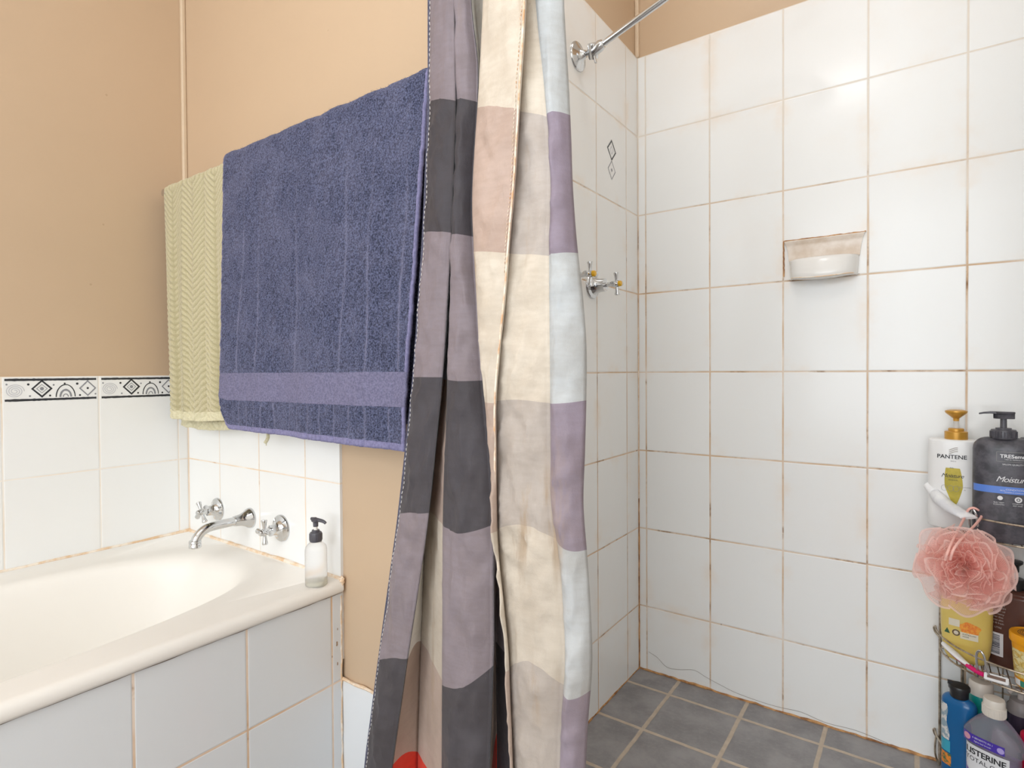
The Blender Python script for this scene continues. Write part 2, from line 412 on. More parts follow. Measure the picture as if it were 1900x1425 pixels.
# lone diamond motif on the shower tap wall
def diamond(cy, cz, a, b, w, key):
    g = G(); o = [(cy-a, cz), (cy, cz+b), (cy+a, cz), (cy, cz-b)]; i_ = [(cy-a+w*1.5, cz), (cy, cz+b-w*1.5), (cy+a-w*1.5, cz), (cy, cz-b+w*1.5)]
    g.add([(XC+0.0004, y, z) for y, z in o+i_], [(j, (j+1) % 4, 4+(j+1) % 4, 4+j) for j in range(4)]); struct('tile_print', g, MT[key], wc)
diamond(1.541, 1.606, 0.030, 0.031, 0.0045, 'ink'); diamond(1.541, 1.606, 0.013, 0.014, 0.003, 'ink_pale')
diamond(1.541, 1.548, 0.026, 0.029, 0.003, 'ink_grey'); diamond(1.541, 1.548, 0.006, 0.006, 0.004, 'ink_grey')

# ================================================================== BATH
y0t, y1t = -0.90, YT
bath = thing('bathtub', 'cream built-in bathtub with rounded rim set against the tiled corner', 'bathtub', (-1.43, 0, 0.02))
XF = XS+0.009                                     # outer face of the rim roll
cx, cy_ = -1.425, -0.03; hx, hy = 0.272, 0.808
N = 160
def rect_pt(t, x0, x1, ya, yb):
    c, s = cos(t), sin(t); k = min(((x1-cx) if c > 0 else (cx-x0))/max(abs(c), 1e-6), ((yb-cy_) if s > 0 else (cy_-ya))/max(abs(s), 1e-6))
    return cx+c*k, cy_+s*k
angs = sorted([2*pi*i/N for i in range(N)] + [math.atan2(yy-cy_, xx-cx) % (2*pi) for xx in (XA+0.001, XF) for yy in (y0t, y1t-0.001)])
def inner(t, k, z, n=2.9):
    # match the ray direction of the rim point so the quads stay radial
    c, s = cos(t), sin(t); r = 1/((abs(c)/hx)**n + (abs(s)/hy)**n)**(1/n)
    return (cx+c*r*k, cy_+s*r*k, z)
R = []
def rimring(dx, z):                               # dx pulls the free front edge inwards
    return [(min(p[0], XF-dx), p[1], z) for p in (rect_pt(t, XA+0.001, XF, y0t, y1t-0.001) for t in angs)]
R.append(rimring(0.012, 0.4595)); R.append(rimring(0.003, 0.4597)); R.append(rimring(0.0, 0.465))
for i in range(6):
    a = pi/2*i/5; R.append(rimring(0.016*(1-cos(a)), 0.472+0.016*sin(a)))
R.append(rimring(0.030, ZRIM)); R.append(rimring(0.05, ZRIM-0.001))
for k, z in ((1.10, ZRIM-0.001), (1.05, ZRIM-0.001), (1.025, ZRIM-0.0018), (1.005, ZRIM-0.0035), (0.988, ZRIM-0.007), (0.972, ZRIM-0.013), (0.959, ZRIM-0.023), (0.949, ZRIM-0.038), (0.940, ZRIM-0.06), (0.925, 0.39), (0.905, 0.33), (0.87, 0.25), (0.80, 0.165), (0.70, 0.125), (0.45, 0.108), (0.15, 0.10)):
    ring = []
    for idx, t in enumerate(angs):
        p = inner(t, k, z); q = R[-1][idx] if k > 1.0 else None
        if k > 1.0:                              # keep the flat inside the rim
            rx, ry = rect_pt(t, XA+0.012, XF-0.054, y0t+0.012, y1t-0.013)
            if math.hypot(p[0]-cx, p[1]-cy_) > math.hypot(rx-cx, ry-cy_): p = (rx, ry, z)
        ring.append(p)
    R.append(ring)
mesh('tub_shell', G().rings(R, False, True), MT['tub'], bath, sharp=180)
mesh('tub_drain', G().lathe([(0.0, 0), (0.026, 0), (0.028, 0.003), (0.018, 0.004), (0.0, 0.002)], (-1.42, 0.45, 0.104)), MT['chrome'], bath)
mesh('sealant', G().tube(wavy((XA+0.001, y0t, ZRIM), (XA+0.001, YT, ZRIM+0.001), 40, 0.0008, 0), lambda t: 0.0035+0.003*max(0, t-0.93)*14, 8), MT['caulk'], bath)
mesh('sealant', G().tube(wavy((XA, YT-0.001, ZRIM+0.001), (XE+0.004, YT-0.001, ZRIM), 30, 0.001, 0), lambda t: 0.0052+0.0012*noise.noise(Vector((t*8, 3, 1))), 8), MT['caulk'], bath)
mesh('sealant', G().tube(wavy((XF-0.006, YT-0.004, 0.464), (XF-0.004, YT-0.002, 0.494), 10, 0.0018, 0), 0.005, 8), MT['caulk'], bath)
# tiled bath front
bs = struct('wall_bath_front', G().box((XS-0.010, y0t, 0), (XS, YT, 0.4585)), TILE_S, bevel=0.0015)
struct('sealant', G().tube(wavy((XS+0.001, y0t, 0.4590), (XS+0.001, YT, 0.4590), 80, 0.0006, 0), lambda t: 0.0022+0.0012*noise.noise(Vector((t*40, 0, 0))), 6), plain('grimy_joint', '#6d5a45', 0.8, nscale=90), bs, smooth=True)
struct('sealant', G().tube(wavy((XS-0.001, YT-0.003, 0), (XS-0.001, YT-0.003, 0.45), 30, 0.0012, 0), 0.0028, 6), MT['caulk'], bs, smooth=True)
g = G()
for (y, z, r) in ((0.8205, 0.344, 0.0045), (0.8215, 0.298, 0.003), (0.8225, 0.377, 0.0022), (0.807, 0.32, 0.002)):
    g.add([(XS+0.0004, y+r*0.5*cos(i*pi/5)*(1+0.4*sin(i*2.3)), z+r*1.3*sin(i*pi/5)) for i in range(10)], [tuple(range(10))])
struct('chip', g, plain('chipped_glaze', '#a98f76', 0.8, nscale=200), bs)

# ------------------------------------------------------------------ taps
def cross_handle(g, c, ax, rot=0.4, span=0.030, cap=None):
    """four flared prongs on a ball hub, at c, facing along ax"""
    ax = Vector(ax).normalized(); t = Vector((0,0,1)); u = t.cross(ax).normalized(); c = Vector(c)
    for k in range(4):
        a = rot + k*pi/2; d = u*cos(a)+t*sin(a)
        g.lathe([(0.0040, 0.004), (0.0043, 0.012), (0.0056, span*0.72), (0.0072, span*0.93), (0.0068, span), (0.0, span+0.001)], c, d, 14)
    g.lathe([(0.0, -0.010), (0.007, -0.010), (0.0085, -0.004), (0.0095, 0.0), (0.0085, 0.006), (0.0, 0.007)], c, ax, 20)
def tap(name, label, base, ax, stand, bell_r, bell_l, rot, mat, disc, group=None, body_r=0.014):
    t = thing(name, label, 'tap', base, group); b = Vector(base); ax = Vector(ax)
    mesh('flange', G().lathe([(bell_r, 0), (bell_r, 0.003), (bell_r*0.95, 0.006), (bell_r*0.70, 0.009), (body_r*1.25, 0.013), (body_r, bell_l*0.6), (body_r*0.94, bell_l), (0.007, bell_l+0.001)], b, ax, 40), mat, t)
    mesh('spindle', G().lathe([(0.0062, bell_l-0.002), (0.0062, stand-0.012), (0.0080, stand-0.011), (0.0080, stand-0.004)], b, ax, 18), mat, t)
    g = G(); cross_handle(g, b+ax*stand, ax, rot); h = mesh('cross_handle', g, mat, t)
    mesh('button', G().lathe([(0.0, 0.0055), (0.0075, 0.0055), (0.0075, 0.011), (0.006, 0.0135), (0, 0.014)], b+ax*stand, ax, 20), disc, h)
    return t
TAPZ = 0.574
tap('bath_tap', 'chrome cross-handle bath tap nearest the tiled corner', (-1.6216, YT, 0.5755), (0,-1,0), 0.046, 0.032, 0.032, 0.60, MT['chrome'], MT['chrome'], 'bath taps')
tap('bath_tap', 'chrome cross-handle bath tap between spout and soap bottle', (-1.311, YT, 0.5690), (0,-1,0), 0.047, 0.034, 0.032, 0.05, MT['chrome'], MT['chrome'], 'bath taps')
sp = thing('bath_spout', 'chrome wall spout curving down over the bathtub', 'spout', (-1.4545, YT, 0.5745)); b = (-1.4545, YT, 0.5745)
mesh('flange', G().lathe([(0.027, 0), (0.027, 0.003), (0.0255, 0.008), (0.020, 0.016), (0.0155, 0.028), (0.0135, 0.042), (0.0128, 0.046), (0.0095, 0.047)], b, (0,-1,0), 36), MT['chrome_old'], sp)
mesh('spout_tube', G().tube([(-1.4545, YT-0.04, 0.5745), (-1.4545, YT-0.07, 0.5745), (-1.4545, YT-0.102, 0.5740), (-1.4545, YT-0.120, 0.5705), (-1.4545, YT-0.133, 0.5625), (-1.4545, YT-0.141, 0.5520), (-1.4545, YT-0.144, 0.5440)], 0.0112, 20, sub=5), MT['chrome'], sp)
mesh('aerator', G().lathe([(0.0115, 0.012), (0.0135, 0.011), (0.0142, 0.006), (0.0128, 0.0045), (0.0140, 0.003), (0.0142, -0.006), (0.0115, -0.008), (0.0, -0.007)], (-1.4545, YT-0.1445, 0.5375), (0,0,1), 28), MT['chrome_old'], sp)

YEL = plain('yellow_indicator', '#e8b21c', 0.3, nscale=40)
tap('shower_tap', 'worn chrome cross-handle shower tap nearest the tiled shower corner', (XC, 1.412, 1.194), (1,0,0), 0.075, 0.035, 0.042, 0.15, MT['chrome_old'], YEL, 'shower taps', body_r=0.0185)
tap('shower_tap', 'worn chrome cross-handle shower tap half hidden by the curtain edge', (XC, 1.262, 1.200), (1,0,0), 0.075, 0.035, 0.042, 0.10, MT['chrome_old'], YEL, 'shower taps', body_r=0.0185)
# shower arm
fy, fz = 1.3365, 1.7865
sa = thing('shower_fitting', 'chrome shower pipe rising from a round wall flange above the shower taps', 'shower', (XC, fy, fz))
mesh('flange', G().lathe([(0.0375, 0), (0.0375, 0.003), (0.035, 0.006), (0.020, 0.011), (0.012, 0.018), (0.009, 0.026), (0.0, 0.026)], (XC, fy, fz), (1,0,0), 40), MT['chrome_old'], sa)
ad = Vector((0.94, 0.05, 0.335)).normalized(); k0 = Vector((XC+0.048, fy-0.004, fz-0.002))
g = G().lathe([(0.0, -0.006), (0.006, 0.0), (0.0065, 0.012), (0.010, 0.016), (0.0105, 0.034), (0.0, 0.036)], (XC+0.020, fy, fz), (1,-0.05,0), 20)
g.lathe([(0.0, -0.019), (0.012, -0.018), (0.0135, -0.012), (0.0135, 0.012), (0.012, 0.018), (0, 0.019)], k0, (0.2, -0.55, 0.75), 24)
g.lathe([(0.014, -0.006), (0.015, 0.0), (0.014, 0.022), (0.011, 0.030), (0.009, 0.031)], k0, ad, 24)
g.lathe([(0.0035, 0), (0.0032, 0.034), (0.0, 0.035)], k0, (0.25, 0.0, -1), 12)
mesh('swivel_joint', g, MT['chrome_old'], sa)
mesh('arm_tube', G().tube([k0+ad*0.02, k0+ad*0.2, k0+ad*0.36, k0+ad*0.40+Vector((0.01,0,-0.006)), k0+ad*0.43+Vector((0.015,0,-0.03))], 0.0078, 18, sub=4), MT['chrome'], sa)
e = k0+ad*0.43+Vector((0.015,0,-0.03))
mesh('shower_rose', G().lathe([(0.010, 0), (0.014, 0.012), (0.020, 0.03), (0.034, 0.05), (0.036, 0.058), (0.033, 0.060), (0.0, 0.058)], e, (0.35, 0, -0.94), 36), MT['chrome'], sa)

# ------------------------------------------------------------------ ceramic soap dish
dx0, dx1, dz0, dz1 = -0.3035, -0.1105, 1.2085, 1.3140
sd = thing('soap_dish', 'white ceramic soap dish built into the shower back tiles', 'soap dish', ((dx0+dx1)/2, YB, dz0))
mx_ = (dx0+dx1)/2; hw = (dx1-dx0)/2; H_ = dz1-dz0
prof = [(0.0, 1.0, 1.0), (0.008, 1.0, 1.0), (0.0095, 0.985, 0.985), (0.0085, 0.95, 0.965), (0.005, 0.86, 0.93), (0.004, 0.72, 0.90), (0.005, 0.55, 0.875), (0.008, 0.42, 0.86), (0.014, 0.33, 0.85), (0.025, 0.29, 0.845),
        (0.042, 0.30, 0.84), (0.053, 0.37, 0.838), (0.059, 0.42, 0.84), (0.063, 0.435, 0.842), (0.067, 0.41, 0.842), (0.0695, 0.32, 0.84), (0.072, 0.18, 0.83), (0.073, 0.07, 0.82), (0.071, 0.0, 0.81), (0.062, -0.035, 0.80), (0.035, -0.02, 0.81), (0.0, 0.0, 0.86)]
def dishpt(u, v):
    i = v*(len(prof)-1); a = min(int(i), len(prof)-2); f = i-a; p, h, w = [prof[a][q]*(1-f)+prof[a+1][q]*f for q in range(3)]
    s = 2*u-1
    pull = (1-0.30*abs(s)**2.2-0.55*abs(s)**9) if p > 0.012 else 1-0.0*abs(s)
    hh = h
    if 0.25 < v < 0.62 and abs(s) > 0.86: hh = h+(0.46-h)*((abs(s)-0.86)/0.14)*0.9 if h < 0.46 else h
    if i >= 13: hh -= 0.075*(1-s*s)*min(1, (v*21-13)/4)*min(1, p/0.03)
    return (mx_+s*hw*w, YB-0.0005-p*pull, dz0+hh*H_)
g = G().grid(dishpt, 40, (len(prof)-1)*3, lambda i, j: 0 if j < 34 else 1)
mesh('dish_body', g, [two_tone('shaded_ceramic', '#dfd3c6', '#cdbba8', 14, 0.3, 0), MT['ceramic']], sd, sharp=180)  # tray interior is tan: its shade is put into the colour
# side cheeks closing the tray to the wall
for s in (0, 1):
    e = [dishpt(s, j/60) for j in range(61)]
    gg = G(); gg.add(e+[(p[0]+(0.001 if s else -0.001)*0, YB+0.001, p[2]) for p in e], [(j, j+1, 62+j, 61+j) for j in range(60)]); mesh('dish_side', gg, MT['ceramic'], sd, sharp=180)
mesh('sealant', G().tube(wavy((dx0, YB-0.007, dz1+0.0006), (dx1, YB-0.007, dz1+0.0006), 30, 0.0008, 0), lambda t: 0.0019+0.001*noise.noise(Vector((t*12,1,5))), 8), MT['caulk_dark'], sd)
mesh('sealant', G().tube(wavy((dx0, YB-0.004, dz0+0.01), (dx0, YB-0.006, dz1), 16, 0.0007, 0), 0.0017, 8), MT['caulk_dark'], sd)
mesh('sealant', G().tube([Vector(dishpt(0.04+0.92*i/30, 18.0/21))+Vector((0,-0.0004,-0.0002)) for i in range(31)], lambda t: 0.0011+0.0007*noise.noise(Vector((t*14,7,5))), 8), MT['caulk'], sd, label='brown stain line under the dish lip')
# ================================================================== TOWELS
BY, BZ = 0.770, 1.476
rail = thing('towel_rail', 'chrome towel rail on the tan wall under the hanging towels', 'towel rail', (-1.23, YT+TP, BZ))
mesh('rail_bar', G().lathe([(0.009, 0), (0.009, 1.05)], (-1.76, BY, BZ), (1,0,0), 16), MT['chrome'], rail)
for x in (-1.752, -0.72):
    mesh('bracket', G().lathe([(0.022, 0), (0.022, 0.006), (0.010, 0.012), (0.010, YT+TP-BY+0.012), (0, YT+TP-BY+0.012)], (x, YT+TP, BZ), (0,-1,0), 20), MT['chrome'], rail)

def nz(*p): return noise.noise(Vector(p))
def terry_mat(name, a, b, hi):
    m = M(name)
    f = m.noise(300, 3, 0.7); w = m.noise(14, 3, 0.55); v = m.noise(20, 3, 0.6, m.scaled((1.0, 1.0, 0.06)))
    c = m.mix(m.smooth(f, 0.36, 0.66), srgb(a), srgb(b)); c = m.mix(m.math('MULTIPLY', m.smooth(w, 0.4, 0.7), 0.10), c, srgb(hi))
    at = m.node('ShaderNodeAttribute'); at.attribute_name = 'worn'
    c = m.mix(m.math('MULTIPLY', at.outputs['Fac'], 0.55), c, srgb(hi))
    m.set(Base_Color=c, Roughness=0.95); m.b.inputs['Sheen Weight'].default_value = 0.5; m.b.inputs['Sheen Roughness'].default_value = 0.5
    m.b.inputs['Sheen Tint'].default_value = srgb(hi); m.b.inputs['Specular IOR Level'].default_value = 0.1
    m.bump(m.math('ADD', f, m.noise(240, 2)), 0.9, 0.0035)
    return m.m
TERRY = terry_mat('navy_terry', '#232739', '#646a88', '#a09eb8')
BAND = two_tone('navy_flat_weave', '#605e79', '#787591', 260, 0.8, 0.5, 0.0008)
HEM = two_tone('mauve_hem', '#706d8e', '#8380a4', 200, 0.85, 0.4, 0.0008)

def worn_attr(o, fn):
    at = o.data.attributes.new('worn', 'FLOAT', 'POINT')
    at.data.foreach_set('value', [fn(v.co) for v in o.data.vertices])

# draped sheet: v runs 0..1 from the back hem over the rail to the front hem
def drape(x0, x1, zf, zb, yf, yb, ztop, fold, nu, nv, ythick=0.0):
    Lb, Lf = ztop-zb, ztop-zf; r = (yb-yf)/2; La = pi*r; L = Lb+La+Lf
    def F(u, v):
        s = v*L; x = x0+(x1-x0)*u
        if s < Lb: y, z, d = yb, zb+s, Lb-s
        elif s < Lb+La: a = (s-Lb)/r; y, z, d = (yb+yf)/2+r*cos(a), ztop+r*sin(a), 0
        else: d = s-Lb-La; y, z = yf, ztop-d
        return fold(u, x, y, z, d, s < Lb+La/2)
    return F
BX0, BX1 = -1.395, -0.706
cre = [(0.10, 0.16), (0.22, 0.25), (0.455, 0.44), (0.70, 0.70), (0.82, 0.80), (0.955, 0.94)]   # (where at the hem, where at the rail)
hemc = [0.12, 0.17, 0.215, 0.26, 0.33, 0.42, 0.475, 0.545, 0.61, 0.68, 0.76, 0.83, 0.93]
def crease(u, d):                                   # 0..1 along worn creases in the pile
    t = min(1, d/0.66); s = 0
    if d < 0.52:
        for a, b in cre:
            c = b+(a-b)*min(1, t/0.79)+0.006*sin(d*19+a*30)
            s = max(s, math.exp(-((u-c)/0.0055)**2)*min(1, max(0, (d-0.06)/0.30))*(0.35+0.65*abs(nz(a*9, d*7, 2))*1.6))
    elif d > 0.588:
        for a in hemc: s = max(s, math.exp(-((u-a-0.003*sin(d*60+a*40))/0.0042)**2)*0.9)
    return min(1, s)
ZF_L, ZF_R = 0.826, 0.808
def bfold(u, x, y, z, d, back):
    if back: return (x+0.01*(d/0.6), y+0.004*sin(u*14)*min(1, d*3), z)
    k = min(1, d/0.6)
    yy = y-0.004*sin(u*11+0.6)*k-0.003*sin(u*23+d*3)*k-0.0018*nz(x*60, z*60, 1)-0.0012*nz(x*300, z*300, 4)-0.010*k*(1-u)**3
    yy += 0.0035*crease(u, d)
    zz = z+(1-u)*0.0 + 0.004*nz(x*20, d*2, 9)*(1 if d == 0 else 0)
    if d > 0.60: zz -= (d-0.60)*(u-0.3)*0.22
    if d > 0.57 and u < 0.07: zz += ((0.07-u)/0.07)**2*0.036*(d-0.57)/0.085; x += 0.010*((0.07-u)/0.07)*((d-0.57)/0.085)**2          # rounded lower corner
    xx = x-0.068*k*u*1.0-0.006*k+0.003*nz(d*6, u*3, 2)*k*(2*u-1)
    return (xx, yy, zz)
NV = 330
F = drape(BX0, BX1, 0.822, 0.86, BY-0.024, BY+0.022, BZ+0.006, bfold, 230, NV)
Lb = BZ+0.006-0.86; La = pi*0.023; Lf = BZ+0.006-0.822; LT = Lb+La+Lf
def bmat(i, j):
    d = (j+0.5)/NV*LT-Lb-La
    if d > Lf-0.011: return 2
    if 0.522 < d < 0.588: return 1
    if i == 0 or i >= 228: return 2
    return 0
bt = thing('bath_towel', 'navy blue terry bath towel hanging folded over the rail', 'towel', ((BX0+BX1)/2, BY, BZ))
o = mesh('towel_cloth', G().grid(F, 230, NV, bmat), [TERRY, BAND, HEM], bt, solid=0.007, sharp=180)
vals = []
for v in range((230+1)*(NV+1)):
    u = (v % 231)/230; d = (v//231)/NV*LT-Lb-La; vals.append(crease(u, d) if d > 0 else 0.0)
at = o.data.attributes.new('worn', 'FLOAT', 'POINT')
if len(o.data.vertices) == len(vals): at.data.foreach_set('value', vals)
# pile fuzz breaking the silhouette along the fold over the rail
g = G(); rr = random.Random(3)
for i in range(1500):
    u = rr.random(); d = rr.uniform(-0.04, 0.02); p = Vector(F(u, (Lb+La+d)/LT)); q = p+Vector((rr.uniform(-1,1)*0.003, -rr.random()*0.003-0.003, rr.uniform(0.0, 0.006)))
    g.add([p+Vector((-0.0006,0,0)), p+Vector((0.0006,0,0)), q], [(0,1,2)])
mesh('pile_fuzz', g, TERRY, bt, smooth=False, merge=False)

# green herringbone towel
GX0, GX1 = -1.742, -1.255
def green_mat():
    m = M('pale_green_terry'); at = m.node('ShaderNodeAttribute'); at.attribute_name = 'worn'
    f = m.noise(420, 3, 0.7)
    c = m.mix(m.smooth(f, 0.3, 0.7), srgb('#b5ac88'), srgb('#cfc6a6'))
    c = m.mix(m.math('ADD', 0.35, m.math('MULTIPLY', at.outputs['Fac'], 0.65)), srgb('#9c926f'), c)
    m.set(Base_Color=c, Roughness=0.95); m.b.inputs['Sheen Weight'].default_value = 0.35; m.b.inputs['Specular IOR Level'].default_value = 0.1
    m.bump(f, 0.5, 0.0015); return m.m
GREEN = green_mat()
GHEM = two_tone('pale_green_hem', '#c9c19f', '#d6cfb2', 200, 0.9, 0.3, 0.0008)
COLW = 0.056
def herr(x, s):                                     # ridge height 0..1
    c = (x-GX0)/COLW; tri = abs((c % 2)-1)*COLW
    w = 0.5+0.5*sin((s+tri*0.80+0.002*nz(x*30, s*12, 3))*2*pi/0.0160)
    edge = min(c % 1, 1-(c % 1))
    return w*min(1, 0.15+edge*9)
def gfold(u, x, y, z, d, back):
    k = min(1, d/0.5); s = d if not back else -d
    h = herr(x, s)
    wave = 0.006*sin(x*88+0.5)*min(1, 0.25+k)+0.003*sin(x*200+d*2)*k
    sgn = 1 if back else -1
    yy = y+sgn*0.0036*h-wave*(0.4 if back else 1.0)+0.003*nz(x*5, d*3, 7)-(0.0 if back else 0.004*k)
    zz = z+(sgn*0+0.003*h if d == 0 else 0)
    zz -= max(0, d-0.5)*0.25*sin((x-GX0)*9+0.4)*0.25
    xx = x-0.004*sin(d*7)*(1-u)*k-0.012*k*(1-u)*0-(0.006*k if u < 0.1 else 0)+(0.02*k*(1-u)**2)
    return (xx, yy, zz)
NVG, NUG = 760, 150
GZF, GZB = 0.842, 0.817
FG = drape(GX0, GX1, GZF, GZB, BY-0.012, BY+0.013, BZ-0.002, gfold, NUG, NVG)
Lbg = BZ-0.002-GZB; Lag = pi*0.0125; Lfg = BZ-0.002-GZF; LG = Lbg+Lag+Lfg
gm = lambda i, j: 1 if (j < 12 or j > NVG-14) else 0
gt = thing('hand_towel', 'pale green herringbone towel on the rail beside the navy towel', 'towel', ((GX0+GX1)/2, BY, BZ))
o = mesh('towel_cloth', G().grid(FG, NUG, NVG, gm), [GREEN, GHEM], gt, solid=0.005, sharp=180)
vals = []
for v in range((NUG+1)*(NVG+1)):
    u = (v % (NUG+1))/NUG; s = (v//(NUG+1))/NVG*LG; x = GX0+(GX1-GX0)*u
    d = Lbg-s if s < Lbg else max(0, s-Lbg-Lag); vals.append(herr(x, d if s > Lbg else -d))
at = o.data.attributes.new('worn', 'FLOAT', 'POINT')
if len(o.data.vertices) == len(vals): at.data.foreach_set('value', vals)
g = G(); g.tube([(-1.278, BY+0.010, 0.822), (-1.280, BY+0.012, 0.805), (-1.286, BY+0.008, 0.792)], 0.004, 8, sub=3); g.tube([(-1.282, BY+0.008, 0.80), (-1.281, BY+0.008, 0.786)], 0.0012, 6)
mesh('loose_thread', g, GHEM, gt)

# ================================================================== SHOWER CURTAIN
CURT = {
 'a0': ([2.035, 1.4026, 1.1923, 0.9523, 0.7152, 0.4445, 0.2445, 0.03], [-0.6449, -0.6457, -0.6466, -0.6474, -0.6483, -0.6493, -0.6506, -0.6519, -0.6532, -0.6565, -0.6622, -0.6678, -0.6752, -0.6835, -0.6918, -0.7019, -0.7144, -0.727, -0.7403, -0.7558, -0.7713, -0.7868, -0.802, -0.8168, -0.8318, -0.8428, -0.8515, -0.8596], [0.69, 0.7]),
 'a1': ([2.035, 1.3833, 1.1803, 0.9524, 0.7284, 0.4703, 0.2703, 0.03], [-0.5864, -0.5868, -0.5871, -0.5873, -0.5876, -0.5881, -0.5888, -0.5891, -0.5888, -0.5892, -0.5937, -0.5983, -0.6041, -0.6113, -0.6184, -0.6273, -0.6384, -0.6496, -0.6625, -0.6778, -0.6938, -0.7101, -0.7254, -0.7407, -0.7549, -0.7635, -0.7721, -0.7803], [0.68, 0.69]),
 'b': ([2.035, 1.4113, 1.182, 0.9469, 0.7121, 0.4658, 0.2556, 0.03], [-0.6374, -0.6381, -0.6387, -0.6392, -0.6399, -0.6407, -0.6416, -0.6423, -0.6429, -0.6451, -0.6479, -0.6508, -0.6573, -0.6646, -0.6721, -0.6829, -0.6985, -0.7139, -0.7282, -0.7332, -0.7383, -0.7433, -0.7478, -0.7515, -0.7554, -0.7584, -0.761, -0.763], [0.745, 0.755]),
 'c0': ([2.035, 1.3886, 1.178, 0.9497, 0.7117, 0.4531, 0.2531, 0.03], [-0.5919, -0.5923, -0.5927, -0.5933, -0.5937, -0.5942, -0.5948, -0.5952, -0.5951, -0.5957, -0.5983, -0.601, -0.6076, -0.6116, -0.6156, -0.62, -0.6251, -0.6302, -0.6331, -0.6345, -0.6359, -0.6373, -0.6388, -0.6402, -0.6416, -0.6428, -0.6441, -0.645], [0.69, 0.695]),
 'c1': ([2.035, 1.38, 1.1729, 0.9472, 0.724, 0.5023, 0.3023, 0.03], [-0.5906, -0.5879, -0.5851, -0.5824, -0.5797, -0.577, -0.5744, -0.5691, -0.5589, -0.5609, -0.5679, -0.5721, -0.5684, -0.5632, -0.5579, -0.551, -0.5417, -0.536, -0.5364, -0.5368, -0.5372, -0.5401, -0.5443, -0.5482, -0.5507, -0.5532, -0.5557, -0.558], [0.7, 0.705]),
 'd': ([2.035, 1.4101, 1.1808, 0.9469, 0.7287, 0.5044, 0.3484, 0.03], [-0.6319, -0.6301, -0.6283, -0.6265, -0.6247, -0.6228, -0.6204, -0.6128, -0.6072, -0.6102, -0.6131, -0.616, -0.6162, -0.6107, -0.6051, -0.5988, -0.5913, -0.5838, -0.5804, -0.5808, -0.5813, -0.5815, -0.5812, -0.5807, -0.5806, -0.5805, -0.5805, -0.5808], [0.77, 0.765]),
 'd1': ([2.035, 1.3868, 1.176, 0.9466, 0.7146, 0.4874, 0.2874, 0.03], [-0.5116, -0.513, -0.5144, -0.5159, -0.5174, -0.519, -0.5206, -0.5231, -0.5268, -0.5305, -0.5343, -0.5381, -0.5413, -0.5411, -0.5409, -0.5407, -0.5405, -0.5403, -0.5385, -0.5358, -0.5332, -0.5312, -0.5298, -0.5285, -0.5282, -0.5278, -0.5275, -0.5271], [0.74, 0.745]),
 'e0': ([2.035, 1.3539, 1.1415, 0.9153, 0.7226, 0.518, 0.318, 0.03], [-0.505, -0.5071, -0.5091, -0.5111, -0.5131, -0.5155, -0.5185, -0.5215, -0.5273, -0.5343, -0.5428, -0.5489, -0.5472, -0.5436, -0.5399, -0.5317, -0.5233, -0.5166, -0.5123, -0.5044, -0.4966, -0.4941, -0.4917, -0.4906, -0.4901, -0.4896, -0.4892, -0.4879], [0.665, 0.69]),
 'e1': ([2.035, 1.3264, 1.1298, 0.9147, 0.7253, 0.5224, 0.3224, 0.03], [-0.4204, -0.4227, -0.4248, -0.427, -0.4291, -0.4318, -0.4349, -0.4381, -0.4428, -0.45, -0.4572, -0.465, -0.4748, -0.4835, -0.4946, -0.5038, -0.5056, -0.507, -0.5058, -0.4981, -0.4906, -0.4885, -0.4863, -0.4854, -0.4851, -0.4848, -0.4845, -0.4833], [0.655, 0.685]),
 'f0': ([2.035, 1.358, 1.1412, 0.9128, 0.7179, 0.5098, 0.3098, 0.03], [-0.513, -0.515, -0.517, -0.519, -0.521, -0.5233, -0.5258, -0.5285, -0.5342, -0.5406, -0.5477, -0.5519, -0.5499, -0.5461, -0.5425, -0.537, -0.5314, -0.5269, -0.5228, -0.5148, -0.5068, -0.5033, -0.5007, -0.4989, -0.4981, -0.4973, -0.4965, -0.4953], [0.685, 0.7]),
 'f1': ([2.035, 1.3198, 1.1243, 0.9156, 0.7229, 0.5162, 0.3162, 0.03], [-0.4639, -0.4615, -0.4591, -0.4566, -0.4542, -0.4519, -0.4498, -0.4476, -0.4411, -0.4325, -0.4252, -0.4225, -0.4262, -0.4268, -0.4268, -0.4268, -0.4268, -0.4269, -0.4138, -0.4083, -0.4056, -0.4116, -0.4157, -0.4184, -0.4208, -0.4233, -0.4257, -0.4279], [0.69, 0.7]),
 'g1': ([2.035, 1.3222, 1.1267, 0.9198, 0.7094, 0.5116, 0.3116, 0.03], [-0.4201, -0.419, -0.4177, -0.4166, -0.4155, -0.4143, -0.4133, -0.4122, -0.4089, -0.4042, -0.401, -0.3985, -0.3929, -0.3842, -0.3787, -0.3794, -0.382, -0.3848, -0.3792, -0.3743, -0.3725, -0.3786, -0.3836, -0.3865, -0.3892, -0.392, -0.3948, -0.3975], [0.71, 0.715]),
 'h': ([2.035, 1.3598, 1.1446, 0.9155, 0.6833, 0.4639, 0.2639, 0.03], [-0.4796, -0.4792, -0.4789, -0.4785, -0.4781, -0.4778, -0.4774, -0.4764, -0.4741, -0.4717, -0.4694, -0.4671, -0.4647, -0.4624, -0.4602, -0.4579, -0.4555, -0.4532, -0.4523, -0.4519, -0.4514, -0.451, -0.4505, -0.4502, -0.4501, -0.4502, -0.4501, -0.4502], [0.765, 0.765]),
}

